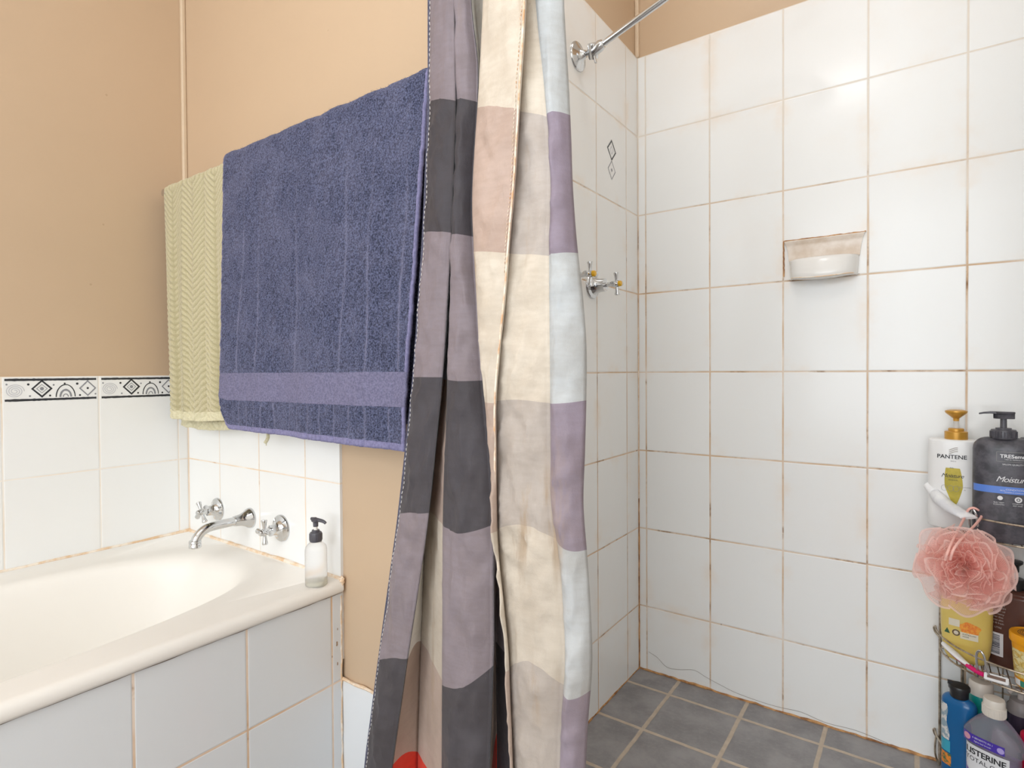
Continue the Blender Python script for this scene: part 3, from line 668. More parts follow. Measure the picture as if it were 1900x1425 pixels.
cn = ['charcoal', 'mauve', 'cream', 'pinkbeige', 'greige', 'silver', 'lilac', 'red', 'white']
cc = ['#474348', '#8b8086', '#ddd2c2', '#c4ada0', '#c2b8b0', '#c3c7c9', '#978b9a', '#d83f2a', '#eceae6']
CM = [cloth_mat('curtain_'+n, c, 0.10, {'charcoal': 0.08, 'mauve': 0.12, 'red': 0, 'white': 0.1, 'lilac': 0.35, 'silver': 0.45}.get(n, 0.8)) for n, c in zip(cn, cc)]
ci = {n: i for i, n in enumerate(cn)}
PAT = {
 'a': ['mauve', 'charcoal', 'mauve', 'charcoal', 'mauve', 'charcoal', 'charcoal'],
 'b': ['silver', 'silver', 'silver', 'pinkbeige', 'cream', 'pinkbeige', 'red'],
 'w': ['silver', 'silver', 'silver', 'pinkbeige', 'white', 'pinkbeige', 'red'],
 'd': ['white', 'pinkbeige', 'mauve', 'charcoal', 'mauve', 'pinkbeige', 'red'],
 'x': ['white', 'white', 'mauve', 'charcoal', 'mauve', 'charcoal', 'charcoal'],
 'e': ['cream', 'pinkbeige', 'cream', 'pinkbeige', 'cream', 'pinkbeige', 'pinkbeige'],
 'f': ['cream', 'greige', 'cream', 'greige', 'cream', 'greige', 'greige'],
 'g': ['silver', 'lilac', 'silver', 'lilac', 'silver', 'lilac', 'lilac'],
}
ZTOP, ZBOT = 2.035, 0.03
def cpos(key, z):
    bz, xs, ys = CURT[key]
    t = min(max((ZTOP-z)/(ZTOP-ZBOT), 0), 0.9999)*(len(xs)-1); i = int(t); f = t-i
    p = [xs[max(i-1, 0)], xs[i], xs[i+1], xs[min(i+2, len(xs)-1)]]
    x = 0.5*((2*p[1])+(p[2]-p[0])*f+(2*p[0]-5*p[1]+4*p[2]-p[3])*f*f+(p[3]-p[0]+3*p[1]-3*p[2])*f**3)
    return x, ys[0]+(ys[1]-ys[0])*min(1, max(0, (1.7-z)/1.6))
SUB = 22                                            # rows per colour band
def band_z(key, r):
    bz = CURT[key][0]; i = min(r//SUB, len(bz)-2); f = (r-i*SUB)/SUB
    return bz[i]*(1-f)+bz[i+1]*f
NR = 7*SUB
def wrinkle(x, y, z, q, seed):
    w = 0.0055*nz(x*16+seed, z*5, seed)+0.0035*nz(x*34, z*14, seed+3)
    w += 0.0050*(1-abs(nz(x*22+z*8, z*15-x*12, seed+5)))**6      # soft creases
    w += 0.0040*(1-abs(nz(x*30-z*12, z*26+x*10, seed+9)))**8
    w -= 0.0016*(1-abs(nz(x*9, z*7.5, seed+11)))**14              # sharp fold lines left from packing
    # drag lines where the cloth is gathered around mid height
    w += 0.0045*nz(x*60-z*22, z*9, seed+2)*math.exp(-((z-0.72)/0.16)**2)
    return w*q
ARC = {('c0', 'c1'): -0.016, ('f1', 'f0'): 0.030, ('a1', 'b'): 0.010, ('g1', 'f1'): -0.008, ('a0', 'a1'): 0.004}
def panel(strips, seed):
    """strips: (key0, key1, columns, bulge towards the viewer, pattern)"""
    g = G(); base = None; prev_last = None
    for k0, k1, n, bulge, pat in strips:
        o = len(g.v)
        for r in range(NR+1):
            for i in range(n+1):
                u = i/n
                za, zb = band_z(k0, r), band_z(k1, r); z = za+(zb-za)*u
                (xa, ya), (xb, yb) = cpos(k0, za), cpos(k1, zb)
                x = xa+(xb-xa)*u; y = ya+(yb-ya)*u
                e = sin(pi*u); gath = min(1, max(0.25, (2.1-z)/1.0))
                z += ARC.get((k0, k1), 0.0)*e*min(1, max(0, (1.0-z)/0.45))*min(1, max(0, (z-ZBOT)/0.15))
                y -= bulge*(e**0.7)*gath; y -= wrinkle(x, y, z, min(1, e*1.6)*(1 if abs(bulge) > 0.004 else 0.5), seed+len(pat))
                g.v.append((x, y, z))
        for r in range(NR):
            c = ci[PAT[pat][min(r//SUB, 6)]]
            for i in range(n):
                a = o+r*(n+1)+i; g.f.append((a, a+1, a+n+2, a+n+1)); g.mi.append(c)
    return g
cur = thing('shower_curtain', 'bunched patchwork shower curtain in grey, cream and lilac squares', 'shower curtain', (-0.56, 0.72, ZBOT))
def put_panel(name, strips, seed):
    g = panel(strips, seed)
    o = mesh(name, g, CM, cur, solid=0.0012, sharp=75, merge=False)
    me = o.data; bm = bmesh.new(); bm.from_mesh(me); bmesh.ops.remove_doubles(bm, verts=bm.verts, dist=2e-4); bm.to_mesh(me); bm.free()
    return o
put_panel('curtain_panel', [('a0', 'a1', 18, 0.010, 'a'), ('a1', 'b', 8, 0.0, 'w'), ('b', 'c0', 8, -0.004, 'b'), ('c0', 'c1', 20, 0.016, 'a'), ('c1', 'd', 8, 0.0, 'd'), ('d', 'd1', 8, -0.004, 'x')], 1.0)
put_panel('curtain_panel', [('h', 'g1', 8, 0.0, 'g'), ('g1', 'f1', 16, 0.012, 'g'), ('f1', 'f0', 22, 0.014, 'f'), ('f0', 'e0', 4, 0.0, 'e'), ('e0', 'e1', 16, 0.006, 'e')], 5.0)
# sewn hems and their stitching
NAVY = two_tone('navy_hem_thread', '#3b3c4e', '#5a5a6c', 300, 0.8, 0.3)
RUST = two_tone('rust_stained_hem', '#e6dccb', '#d2a67e', 45, 0.8, 0.3)
THREAD = plain('pale_thread', '#d9d4d2', 0.8, nscale=200)
def edge_pts(key, off, dy, n=150, z0=ZTOP, z1=ZBOT):
    return [Vector((cpos(key, z)[0]+off, cpos(key, z)[1]+dy, z)) for z in (z0+(z1-z0)*i/n for i in range(n+1))]
mesh('hem', G().sweep_box(edge_pts('a0', 0.001, -0.0012), 0.0050, 0.0018, (0,-1,0)), NAVY, cur, label='dark sewn edge hem')
def stitches(pts, w=0.0011, dash=2):
    g = G()
    for i in range(0, len(pts)-1, dash): g.sweep_box([pts[i], pts[i].lerp(pts[i+1], 1.0)], w, 0.0008, (0,-1,0))
    return g
def on_strip(k0, k1, bulge, seed, u, z, dy):
    (xa, ya), (xb, yb) = cpos(k0, z), cpos(k1, z); x = xa+(xb-xa)*u; y = ya+(yb-ya)*u; e = sin(pi*u); gath = min(1, max(0.25, (2.1-z)/1.0))
    y -= bulge*(e**0.7)*gath; y -= wrinkle(x, y, z, min(1, e*1.6)*(1 if abs(bulge) > 0.004 else 0.5), seed+1)
    return Vector((x, y-dy, z))
mesh('stitching', stitches([on_strip('a0', 'a1', 0.010, 1.0, 0.115, ZTOP+(ZBOT-ZTOP)*i/480, 0.0016) for i in range(481)], 0.0010, 2), THREAD, cur)
mesh('stitching', stitches([on_strip('e1', 'e0', 0.006, 5.0, 0.07, 2.0-0.9*i/300, 0.0014) for i in range(301)], 0.0009, 2), RUST, cur)
mesh('hem', G().sweep_box([p+Vector((0.0006*nz(p.z*60, 1, 1), 0, 0)) for p in edge_pts('e1', -0.0016, -0.0016, 260)], 0.0026, 0.0012, (0,-1,0)), RUST, cur, label='rust stained sewn edge hem')
# curtain rail and rings, above the picture
RZ = 2.075
rod = thing('curtain_rail', 'chrome curtain rail carrying the patchwork curtain', 'curtain rail', (-0.4, 0.72, RZ))
mesh('rail_tube', G().tube([(-1.0, YT+TP, RZ), (-1.0, 0.76, RZ), (-0.985, 0.73, RZ), (-0.95, 0.715, RZ), (-0.5, 0.715, RZ), (0.22, 0.715, RZ), (0.255, 0.73, RZ), (0.27, 0.76, RZ), (0.27, YT, RZ)], 0.0095, 14), MT['chrome'], rod)
for x in (-0.64, -0.60, -0.56, -0.52, -0.48, -0.43):
    mesh('curtain_ring', G().tube([(x, 0.715+0.021*sin(a*pi/9), RZ-0.010+0.026*cos(a*pi/9)) for a in range(18)], 0.0018, 8, closed=True), MT['ceil'], cur)

# ================================================================== SOAP PUMP ON THE BATH
DGREY = plain('dark_grey_plastic', '#55535a', 0.42, nscale=80)
def pump_head(g, c, z0, s, nozzle, mat=None):
    """neck collar, stem and a flat nozzle head"""
    x, y = c; n = Vector(nozzle).normalized(); w = n.cross(Vector((0,0,1)))
    return n, w
px_, py_ = -1.0955, 0.7815; PB = ZRIM-0.001
sb = thing('soap_bottle', 'small clear pump bottle with dark grey pump on the bath rim', 'soap bottle', (px_, py_, PB))
CLEAR = clear_mat('frosted_clear_plastic', '#ffffff', 0.34, 0.80)
mesh('bottle_body', G().lathe([(0.0, 0.0), (0.0215, 0.0), (0.0235, 0.003), (0.0238, 0.012), (0.0238, 0.078), (0.0225, 0.086), (0.0175, 0.0925), (0.0125, 0.0955), (0.0125, 0.0975), (0, 0.0975)], (px_, py_, PB), seg=40), CLEAR, sb)
mesh('liquid', G().lathe([(0.0, 0.003), (0.0205, 0.003), (0.0215, 0.012), (0.0, 0.0125)], (px_, py_, PB), seg=36), clear_mat('pale_soap', '#efe9d2', 0.1, 0.8), sb)
g = G().lathe([(0.0, 0.098), (0.0128, 0.098), (0.0135, 0.100), (0.0135, 0.116), (0.0122, 0.1185), (0.0085, 0.119), (0.0085, 0.1235), (0.0, 0.124)], (px_, py_, PB), seg=28)
for k in range(20):
    a = 2*pi*k/20; g.box((px_+0.0133*cos(a)-0.0006, py_+0.0133*sin(a)-0.0006, PB+0.101), (px_+0.0133*cos(a)+0.0006, py_+0.0133*sin(a)+0.0006, PB+0.1155))
cap = mesh('pump_collar', g, DGREY, sb)
mesh('pump_stem', G().lathe([(0.0, 0.1235), (0.0042, 0.1235), (0.0042, 0.131), (0, 0.131)], (px_, py_, PB), seg=16), MT['ceil'], sb)
g = G().lathe([(0.0, 0.131), (0.0055, 0.131), (0.0058, 0.1405), (0.0095, 0.1435), (0.0098, 0.1470), (0.006, 0.149), (0, 0.149)], (px_, py_, PB), seg=24)
nd = Vector((0.965, 0.26, 0)); g.tube([Vector((px_, py_, PB+0.1455)), Vector((px_, py_, PB+0.1455))+nd*0.012, Vector((px_, py_, PB+0.1435))+nd*0.022, Vector((px_, py_, PB+0.140))+nd*0.027], lambda t: 0.0046-0.0016*t, 12, sub=3)
g.tube([Vector((px_, py_, PB+0.147)), Vector((px_, py_, PB+0.1475))-nd*0.012], lambda t: 0.0048-0.0014*t, 12)
mesh('pump_head', g, DGREY, sb)

# ================================================================== CORNER CADDY AND WHAT STANDS IN IT
CX, CY = 0.222, 1.722                                # caddy corner
SH = {'top': 0.590, 'mid': 0.287, 'low': 0.035}
def arc(a, b, z, t0=0.0, t1=pi/2, n=24):
    return [Vector((CX-a*cos(t0+(t1-t0)*i/n), CY-b*sin(t0+(t1-t0)*i/n), z)) for i in range(n+1)]
cad = thing('shower_caddy', 'three-tier weathered wire corner caddy holding the toiletries', 'caddy', (CX-0.05, CY-0.05, 0.0))
WR = 0.0021
for nm, z in SH.items():
    g = G()
    g.tube(arc(0.177, 0.157, z), WR, 8)              # front rail of the shelf floor
    up = arc(0.186, 0.176, z+0.048); g.tube(up, WR, 8)
    g.tube([(CX-0.177, CY, z), (CX, CY, z)], WR, 8); g.tube([(CX, CY, z), (CX, CY-0.157, z)], WR, 8)
    for k in range(1, 12):                           # floor wires
        f = k/12; x = CX-0.177*f; y = CY-0.157*sqrt(max(0, 1-f*f))
        g.tube([(x, CY, z), (x, y, z)], 0.0013, 6)
    for k in (1, 2, 3):
        f = k/4; g.tube([(CX, CY-0.157*f, z-0.002), (CX-0.177*sqrt(1-f*f), CY-0.157*f, z-0.002)], 0.0013, 6)
    # curled ends of the upper rail against both walls
    e = up[0]; g.tube([e, e+Vector((-0.003, 0.004, -0.006)), e+Vector((0.0, 0.005, -0.016)), e+Vector((0.010, 0.002, -0.030)), (CX-0.177, CY-0.001, z)], WR, 8, sub=4)
    e = up[-1]; g.tube([e, e+Vector((0.004, 0.002, -0.016)), (CX, CY-0.157, z)], WR, 8, sub=4)
    mesh('wire_shelf', g, MT['wire'], cad)
    # front hook: a tall narrow loop rising over the rail
    t = 0.955 if nm == 'mid' else 0.86
    def ap(a, b, tt, zz): return Vector((CX-a*cos(tt), CY-b*sin(tt), zz))
    if nm != 'low':
        h = G().tube([ap(0.177, 0.157, t-0.075, z), ap(0.187, 0.173, t-0.055, z+0.030), ap(0.191, 0.181, t-0.045, z+0.058), ap(0.192, 0.183, t-0.005, z+0.068), ap(0.191, 0.181, t+0.035, z+0.058), ap(0.187, 0.173, t+0.050, z+0.030), ap(0.177, 0.157, t+0.075, z)], 0.0024, 10, sub=5)
        mesh('hook', h, MT['chrome_old'], cad)
for x, y, r, zt in ((CX-0.177, CY-0.002, 0.0026, 0.66), (CX-0.134, CY+0.004, 0.0030, 0.66), (CX-0.095, CY+0.005, 0.0016, 0.30), (CX-0.060, CY+0.005, 0.0016, 0.30), (CX-0.006, CY+0.004, 0.0030, 0.70), (CX-0.002, CY-0.157, 0.0026, 0.66)):
    mesh('pole', G().tube([(x, y, 0.0), (x, y, zt)], r, 10), MT['wire'], cad)
for dzz, dxx in ((0.0, 0.0), (-0.012, 0.010)):
    mesh('foot_loop', G().tube([(CX-0.178+dxx, CY-0.012, 0.004), (CX-0.186+dxx, CY-0.020, 0.035), (CX-0.184+dxx, CY-0.014, 0.070+dzz), (CX-0.177+dxx, CY-0.004, 0.062+dzz), (CX-0.176+dxx, CY-0.006, 0.030)], 0.0021, 8, sub=5), MT['wire'], cad)

# --- helpers for bottles with an oval section
class Bottle:
    def __init__(s, c, rz): s.c = c; s.rz = rz
    def w(s, p):                                      # local (x, y, z) -> room
        c, q = cos(s.rz), sin(s.rz); return Vector((s.c[0]+p[0]*c-p[1]*q, s.c[1]+p[0]*q+p[1]*c, p[2]))
    def body(s, secs, seg=56):
        g = G(); g.rings([[s.w(sellipse(a, b, n, 2*pi*j/seg)+(z,)) for j in range(seg)] for z, a, b, n in secs]); return g
    def skin(s, a, b, n, eps=0.0004):                 # (u, z) on the front face -> room
        def f(u, z):
            k = max(0.0, 1-(min(abs(u), a*0.999)/a)**n)**(1/n); return s.w((u, -b*k-eps, z))
        return f
def secs(z0, z1, a, b, n, r0=0.006, r1=0.010, top=None):
    """upright body with rounded foot and shoulder"""
    S_ = [(z0, a-r0, b-r0, n), (z0+r0*0.3, a-r0*0.3, b-r0*0.3, n), (z0+r0, a, b, n)]
    for i in range(5): S_.append((z0+r0+(z1-r1-z0-r0)*(i+1)/5, a, b, n))
    for i in range(1, 7):
        t = pi/2*i/6; S_.append((z1-r1+r1*sin(t), a-r1*(1-cos(t)), max(0.004, b-r1*(1-cos(t))), n))
    return S_
def letters(par, surf, lines, mat, name='lettering'):
    g = G()
    for txt, size, u0, z0, kw in lines:
        vs, fs = text_geo(txt, size, **kw); o = len(g.v)
        # split long faces is not needed: outlines already carry enough points
        g.v += [surf(u0+x, z0+y) for x, y in vs]; g.f += [tuple(i+o for i in f) for f in fs]; g.mi += [0]*len(fs)
    return mesh(name, g, mat, par, smooth=False, merge=False)
def patch(par, surf, u0, u1, z0, z1, mat, name='label', nu=14, nv=8, shape=None, label=None):
    g = G().grid((lambda u, v: surf(u0+(u1-u0)*u, z0+(z1-z0)*v)) if shape is None else (lambda u, v: surf(*shape(u, v))), nu, nv)
    return mesh(name, g, mat, par, label=label)
def disc(par, surf, u, z, r, mat, name='printed_mark', r0=0.0):
    return patch(par, surf, 0, 0, 0, 0, mat, name, 18, 2, lambda a, b: (u+(r0+(r-r0)*b)*cos(2*pi*a), z+(r0+(r-r0)*b)*sin(2*pi*a)))
INK = plain('label_black', '#26262a', 0.5, nscale=200); WHITE = plain('label_white', '#eeeeee', 0.4, nscale=100, namt=0.02, bump=0)
GREYINK = plain('label_grey', '#a09d98', 0.5, nscale=200, bump=0)

# --- white shampoo with gold pump
zT = SH['top']+0.003
B1 = Bottle((0.068, 1.672), radians(-4)); GOLD = plain('gold_plastic', '#cf9a3f', 0.32, nscale=50, namt=0.05, bump=0, Metallic=0.35)
t = thing('shampoo_bottle', 'white shampoo bottle with gold pump on the caddy top shelf', 'bottle', (0.068, 1.672, zT))
a1, b1, n1 = 0.0485, 0.028, 2.5
mesh('bottle_body', B1.body(secs(zT, 0.7985, a1, b1, n1, 0.005, 0.0055)), plain('pearl_white_plastic', '#ecebe9', 0.28, nscale=15, namt=0.015, bump=0), t)
c = (B1.c[0]+0.004, B1.c[1])
mesh('pump_collar', G().lathe([(0.0, 0.797), (0.0215, 0.797), (0.0218, 0.800), (0.0218, 0.8155), (0.0205, 0.8165), (0.0150, 0.8170), (0.0150, 0.8220), (0.0135, 0.8235), (0.0, 0.8235)], c+(0,), seg=36), GOLD, t)
mesh('pump_stem', G().lathe([(0.0, 0.823), (0.0055, 0.823), (0.0055, 0.841), (0, 0.841)], c+(0,), seg=18), clear_mat('milky_stem', '#ece9e4', 0.2, 0.5), t)
g = G().lathe([(0.0, 0.840), (0.0055, 0.840), (0.0060, 0.846), (0.0100, 0.850), (0.0200, 0.8585), (0.0212, 0.8615), (0.0205, 0.8640), (0.0120, 0.8665), (0.0, 0.8668)], c+(0,), seg=40)
g.tube([(c[0], c[1]+0.012, 0.860), (c[0]-0.001, c[1]+0.024, 0.858), (c[0]-0.001, c[1]+0.032, 0.851)], 0.0052, 10, sub=3)
mesh('pump_head', g, GOLD, t)
s1 = B1.skin(a1, b1, n1)
zc = 0.7985
def drop(u, v):                                        # gold capsule shape, blunt on top and drawn to a tip
    zz = 0.648+0.086*v; wv = 0.0162*min(1, (v/0.50)**0.70)*(1 if v < 0.55 else sqrt(max(0.0, 1-((v-0.55)/0.46)**2*0.42)))
    return (0.001+(2*u-1)*wv*1.02-0.002+0.004*(1-v), zz)
OLIVE = two_tone('gold_green_print', '#a99a1e', '#c2ae35', 30, 0.35, 0)
patch(t, s1, 0, 0, 0, 0, OLIVE, 'printed_drop', 12, 20, drop, label='gold green drop printed on the label')
s1b = B1.skin(a1, b1, n1, 0.0008)
patch(t, s1b, 0, 0, 0, 0, plain('yellow_print', '#e0b52a', 0.4, nscale=60), 'printed_mark', 6, 4, lambda u, v: (-0.002+(2*u-1)*(0.008-0.004*v), 0.636+0.012*v))
letters(t, s1b, [('PANTENE', 0.0126, -0.003, zc-0.0430, dict(bold=0.0002)), ('PRO-V', 0.0036, 0.0, zc-0.0500, {})], INK)
letters(t, s1b, [('Moisture', 0.0122, -0.002, zc-0.0860, dict(shear=0.40, spacing=0.92)), ('RENEWAL', 0.0038, 0.0, zc-0.0930, {}), ('daily', 0.0042, -0.003, zc-0.0655, {})], INK)
g = G()
for k in range(3): g.sweep_box([s1b(-0.008+0.016*i/10, zc-0.0210-0.0042*k+0.0035*sin(-0.9+i*0.28)) for i in range(11)], 0.0016, 0.0003, (0,-1,0))
mesh('logo', g, plain('logo_taupe', '#b5aca2', 0.4, nscale=90, bump=0), t)
g = G()
for k, u in enumerate((-0.0165, -0.0045, 0.0050)): g.tube([s1b(u+0.0055*cos(i*pi/8), zc-0.1110+0.0065*sin(i*pi/8)) for i in range(16)], 0.0003, 6, closed=True)
mesh('printed_rings', g, GREYINK, t)
letters(t, s1b, [('PRO-VITAMIN', 0.0034, 0.021, zc-0.1080, {}), ('B5', 0.0034, 0.021, zc-0.1140, {})], GREYINK, 'small_print')

# --- black conditioner with pump
B2 = Bottle((0.1490, 1.602), radians(-5)); BLK = two_tone('dusty_black_plastic', '#3b3a40', '#58565d', 45, 0.38, 0.1, 0.0005)
t = thing('conditioner_bottle', 'black pump bottle with a blue band beside the white shampoo', 'bottle', (0.1490, 1.602, zT))
a2, b2, n2 = 0.0515, 0.030, 2.6
mesh('bottle_body', B2.body(secs(zT, 0.8135, a2, b2, n2, 0.005, 0.026)), BLK, t)
c = B2.c+(0,)
g = G().lathe([(0.0, 0.811), (0.0215, 0.811), (0.0220, 0.813), (0.0220, 0.8275), (0.0205, 0.8305), (0.0135, 0.8312), (0.0135, 0.8340), (0.0, 0.8345)], c, seg=32)
for k in range(24):
    a = 2*pi*k/24; g.lathe([(0.0014, 0.8145), (0.0014, 0.8270)], (c[0]+0.0219*cos(a), c[1]+0.0219*sin(a), 0), seg=6)
mesh('pump_collar', g, BLK, t)
mesh('pump_stem', G().lathe([(0.0, 0.834), (0.0058, 0.834), (0.0056, 0.855), (0, 0.855)], c, seg=18), BLK, t)
g = G(); prof = [(-0.0165, 0.853), (-0.0165, 0.868)]
for z0, z1, x0, x1, yy in ((0.8535, 0.8655, -0.0170, 0.0185, 0.0105), (0.8640, 0.8685, -0.0180, 0.0190, 0.0115)):
    g.rings([[B2.w((x0+(x1-x0)*(0.5+0.5*cos(2*pi*j/28)*(1 if abs(cos(2*pi*j/28)) > 0 else 1)), yy*sin(2*pi*j/28), z)) for j in range(28)] for z in (z0, z0+0.001, z1-0.001, z1)])
g.rings([[B2.w((x, yy*s_, zz+o_)) for s_, o_ in ((-1, 0), (1, 0), (1, h_), (-1, h_))] for x, yy, zz, h_ in ((-0.010, 0.0085, 0.8635, 0.0050), (-0.022, 0.0075, 0.8640, 0.0045), (-0.033, 0.0062, 0.8632, 0.0038), (-0.041, 0.0050, 0.8615, 0.0032))])
mesh('pump_head', g, BLK, t, bevel=0.001)
s2 = B2.skin(a2, b2, n2, 0.0006); s2b = B2.skin(a2, b2, n2, 0.0011)
patch(t, s2, -0.0512, 0.0512, 0.698, 0.7130, plain('blue_label_band', '#5d86d8', 0.35, nscale=40, namt=0.03, bump=0), 'label_band', 40, 2, label='blue band across the bottle')
LW = plain('print_white', '#e9e9ea', 0.4, nscale=150, bump=0)
g = G()
for p, q in (((-0.011, 0.7855), (0.048, 0.7855)), ((-0.011, 0.7655), (0.048, 0.7655)), ((-0.011, 0.7655), (-0.011, 0.7855)), ((0.048, 0.7655), (0.048, 0.7855))):
    g.sweep_box([s2(p[0]+(q[0]-p[0])*i/12, p[1]+(q[1]-p[1])*i/12) for i in range(13)], 0.0006, 0.0003, (0,-1,0))
mesh('label_frame', g, GREYINK, t)
letters(t, s2b, [('TRESemmé', 0.0105, 0.019, 0.7735, dict(bold=0.00025)), ('USED BY PROFESSIONALS', 0.0030, 0.019, 0.7690, {}), ('SALON QUALITY PRO', 0.0044, 0.020, 0.7585, {}),
   ('Moisture', 0.0165, 0.014, 0.7230, dict(shear=0.4, spacing=0.88)), ('RICH', 0.0036, -0.001, 0.7035, {}), ('CONDITIONER', 0.0050, 0.021, 0.7055, {}), ('VITAMIN E COMPLEX', 0.0032, 0.017, 0.7005, {}),
   ('SILKY SOFT', 0.0034, -0.007, 0.6775, {}), ('& SMOOTH', 0.0034, -0.007, 0.6735, {}), ('HYDRATES', 0.0034, 0.023, 0.6775, {}), ('DRY HAIR', 0.0034, 0.023, 0.6735, {})], LW)
disc(t, s2b, -0.0050, 0.6885, 0.0045, LW); disc(t, s2b, 0.0240, 0.6875, 0.0060, LW, r0=0.0032); disc(t, s2b, 0.0240, 0.6875, 0.0018, LW)

# --- grey-lidded bottle behind it
t = thing('lidded_bottle', 'charcoal bottle with a flat grey lid behind the black pump bottle', 'bottle', (0.2055, 1.680, zT))
B3 = Bottle((0.2055, 1.680), 0)
mesh('bottle_body', B3.body(secs(zT, 0.795, 0.0215, 0.018, 2.2, 0.004, 0.01)), plain('charcoal_plastic', '#45444a', 0.4), t)
mesh('bottle_cap', B3.body(secs(0.794, 0.8085, 0.022, 0.0185, 2.2, 0.002, 0.004)), plain('grey_lid', '#5e5d60', 0.4), t)

# --- squeezed white tube lying along the rail
t = thing('squeeze_tube', 'white squeezed tube lying along the caddy top rail', 'tube', (0.05, 1.615, zT+0.05))
P0, P1 = Vector((0.0205, 1.668, 0.6830)), Vector((0.0900, 1.566, 0.6400))
d = (P1-P0).normalized(); up = Vector((0,0,1)); sdv = d.cross(up).normalized(); un = sdv.cross(d)
def tring(s, a, b): return [P0+d*s + sdv*a*cos(2*pi*j/28)+un*b*sin(2*pi*j/28) + Vector((0, 0, -0.010*sin(pi*min(1, s/0.12)))) for j in range(28)]
TL = (P1-P0).length
TUBE = two_tone('white_tube', '#f0f0ef', '#dcdce0', 25, 0.3, 0)
mesh('tube_body', G().rings([tring(0.020, 0.009, 0.009), tring(0.024, 0.0115, 0.0135), tring(0.04, 0.0135, 0.0145), tring(0.07, 0.0155, 0.0115), tring(0.10, 0.0175, 0.0095), tring(TL-0.004, 0.0185, 0.0055), tring(TL, 0.0185, 0.0030)]), TUBE, t)
mesh('tube_cap', G().rings([tring(-0.004, 0.007, 0.007), tring(-0.003, 0.0085, 0.0085), tring(0.018, 0.0100, 0.0100), tring(0.0205, 0.0095, 0.0095)]), WHITE, t)
for k in (0.35, 0.6, 0.8):
    pass

# --- pink net sponge hanging from the hook
HK = Vector((CX-0.192*cos(0.86), CY-0.183*sin(0.86), SH['top']+0.068))
lc = Vector((0.0735, 1.462, 0.5600)); LR = 0.082
sp_ = thing('net_sponge', 'pink net bath sponge hanging from the caddy by a cord', 'sponge', tuple(lc))
def net_mat():
    m = M('pink_net'); uv = m.node('ShaderNodeUVMap').outputs[0]
    sx = m.node('ShaderNodeSeparateXYZ'); m.link(uv, sx.inputs[0])
    la = m.math('ABSOLUTE', m.math('SINE', m.math('ADD', m.math('MULTIPLY', sx.outputs[0], 1250.0), m.math('MULTIPLY', sx.outputs[1], 900.0))))
    lb = m.math('ABSOLUTE', m.math('SINE', m.math('SUBTRACT', m.math('MULTIPLY', sx.outputs[0], 1250.0), m.math('MULTIPLY', sx.outputs[1], 900.0))))
    strand = m.smooth(m.math('MINIMUM', la, lb), 0.25, 0.50, 1, 0)
    rim = m.smooth(sx.outputs[1], 0.0315, 0.0335)
    al = m.math('MAXIMUM', strand, rim)
    col = m.mix(m.noise(40, 3), srgb('#f8c2b8'), srgb('#fcd9d1'))
    col = m.mix(rim, col, srgb('#fde0d8'))
    m.set(Base_Color=col, Roughness=0.6, Alpha=m.math('ADD', 0.14, m.math('MULTIPLY', al, 0.62)))
    m.b.inputs['Specular IOR Level'].default_value = 0.2
    tr = m.node('ShaderNodeBsdfTranslucent'); m.put(tr.inputs[0], col)
    tp = m.node('ShaderNodeBsdfTransparent'); m2 = m.node('ShaderNodeMixShader')
    m.put(m2.inputs[0], m.math('ADD', 0.14, m.math('MULTIPLY', al, 0.62))); m.link(tp.outputs[0], m2.inputs[1]); m.link(tr.outputs[0], m2.inputs[2])
    mx = m.node('ShaderNodeMixShader'); mx.inputs[0].default_value = 0.55
    m.link(m.b.outputs[0], mx.inputs[1]); m.link(m2.outputs[0], mx.inputs[2]); m.link(mx.outputs[0], m.out.inputs[0])
    return m.m
NET = net_mat()
rr = random.Random(21)
def rdir():
    while True:
        v = Vector((rr.uniform(-1,1), rr.uniform(-1,1), rr.uniform(-1,1)))
        if 0.05 < v.length < 1: return v.normalized()
g = G(); UVS = []
def ruffle(n0, tang, length, r0, r1, amp, freq, ph, nu=60, nv=7):
    ax = n0.cross(tang).normalized(); o = len(g.v)
    for j in range(nv+1):
        b = j/nv
        for i in range(nu+1):
            a = (i/nu-0.5)*length
            q = Matrix.Rotation(a, 3, ax) @ n0
            lat = ax*(amp*b*b*sin(freq*a+ph)+0.35*amp*b*sin(freq*2.3*a+ph*1.7))
            rad = r0+(r1-r0)*b + 0.06*LR*b*sin(freq*1.4*a+ph*2)
            p = lc+Vector((0.86*(q+lat/LR*1.0).x*rad, 0.82*(q+lat/LR).y*rad, 0.94*(q+lat/LR).z*rad))
            g.v.append(tuple(p)); UVS.append((a*LR, b*0.035))
    for j in range(nv):
        for i in range(nu):
            k = o+j*(nu+1)+i; g.f.append((k, k+1, k+nu+2, k+nu+1)); g.mi.append(0)
for k in range(40):
    n0 = rdir(); tg = n0.cross(rdir()).normalized()
    ruffle(n0, tg, rr.uniform(1.1, 2.6), LR*rr.uniform(0.25, 0.45), LR*rr.uniform(0.86, 1.10), LR*rr.uniform(0.10, 0.26), rr.uniform(4, 9), rr.uniform(0, 6.28))
for k in range(16):                                   # tight inner folds facing out of the corner
    n0 = (Vector((-0.15, -1.0, 0.05))+rdir()*0.55).normalized(); tg = n0.cross(rdir()).normalized()
    ruffle(n0, tg, rr.uniform(0.8, 1.6), LR*0.15, LR*rr.uniform(0.78, 0.98), LR*rr.uniform(0.10, 0.18), rr.uniform(5, 9), rr.uniform(0, 6.28))
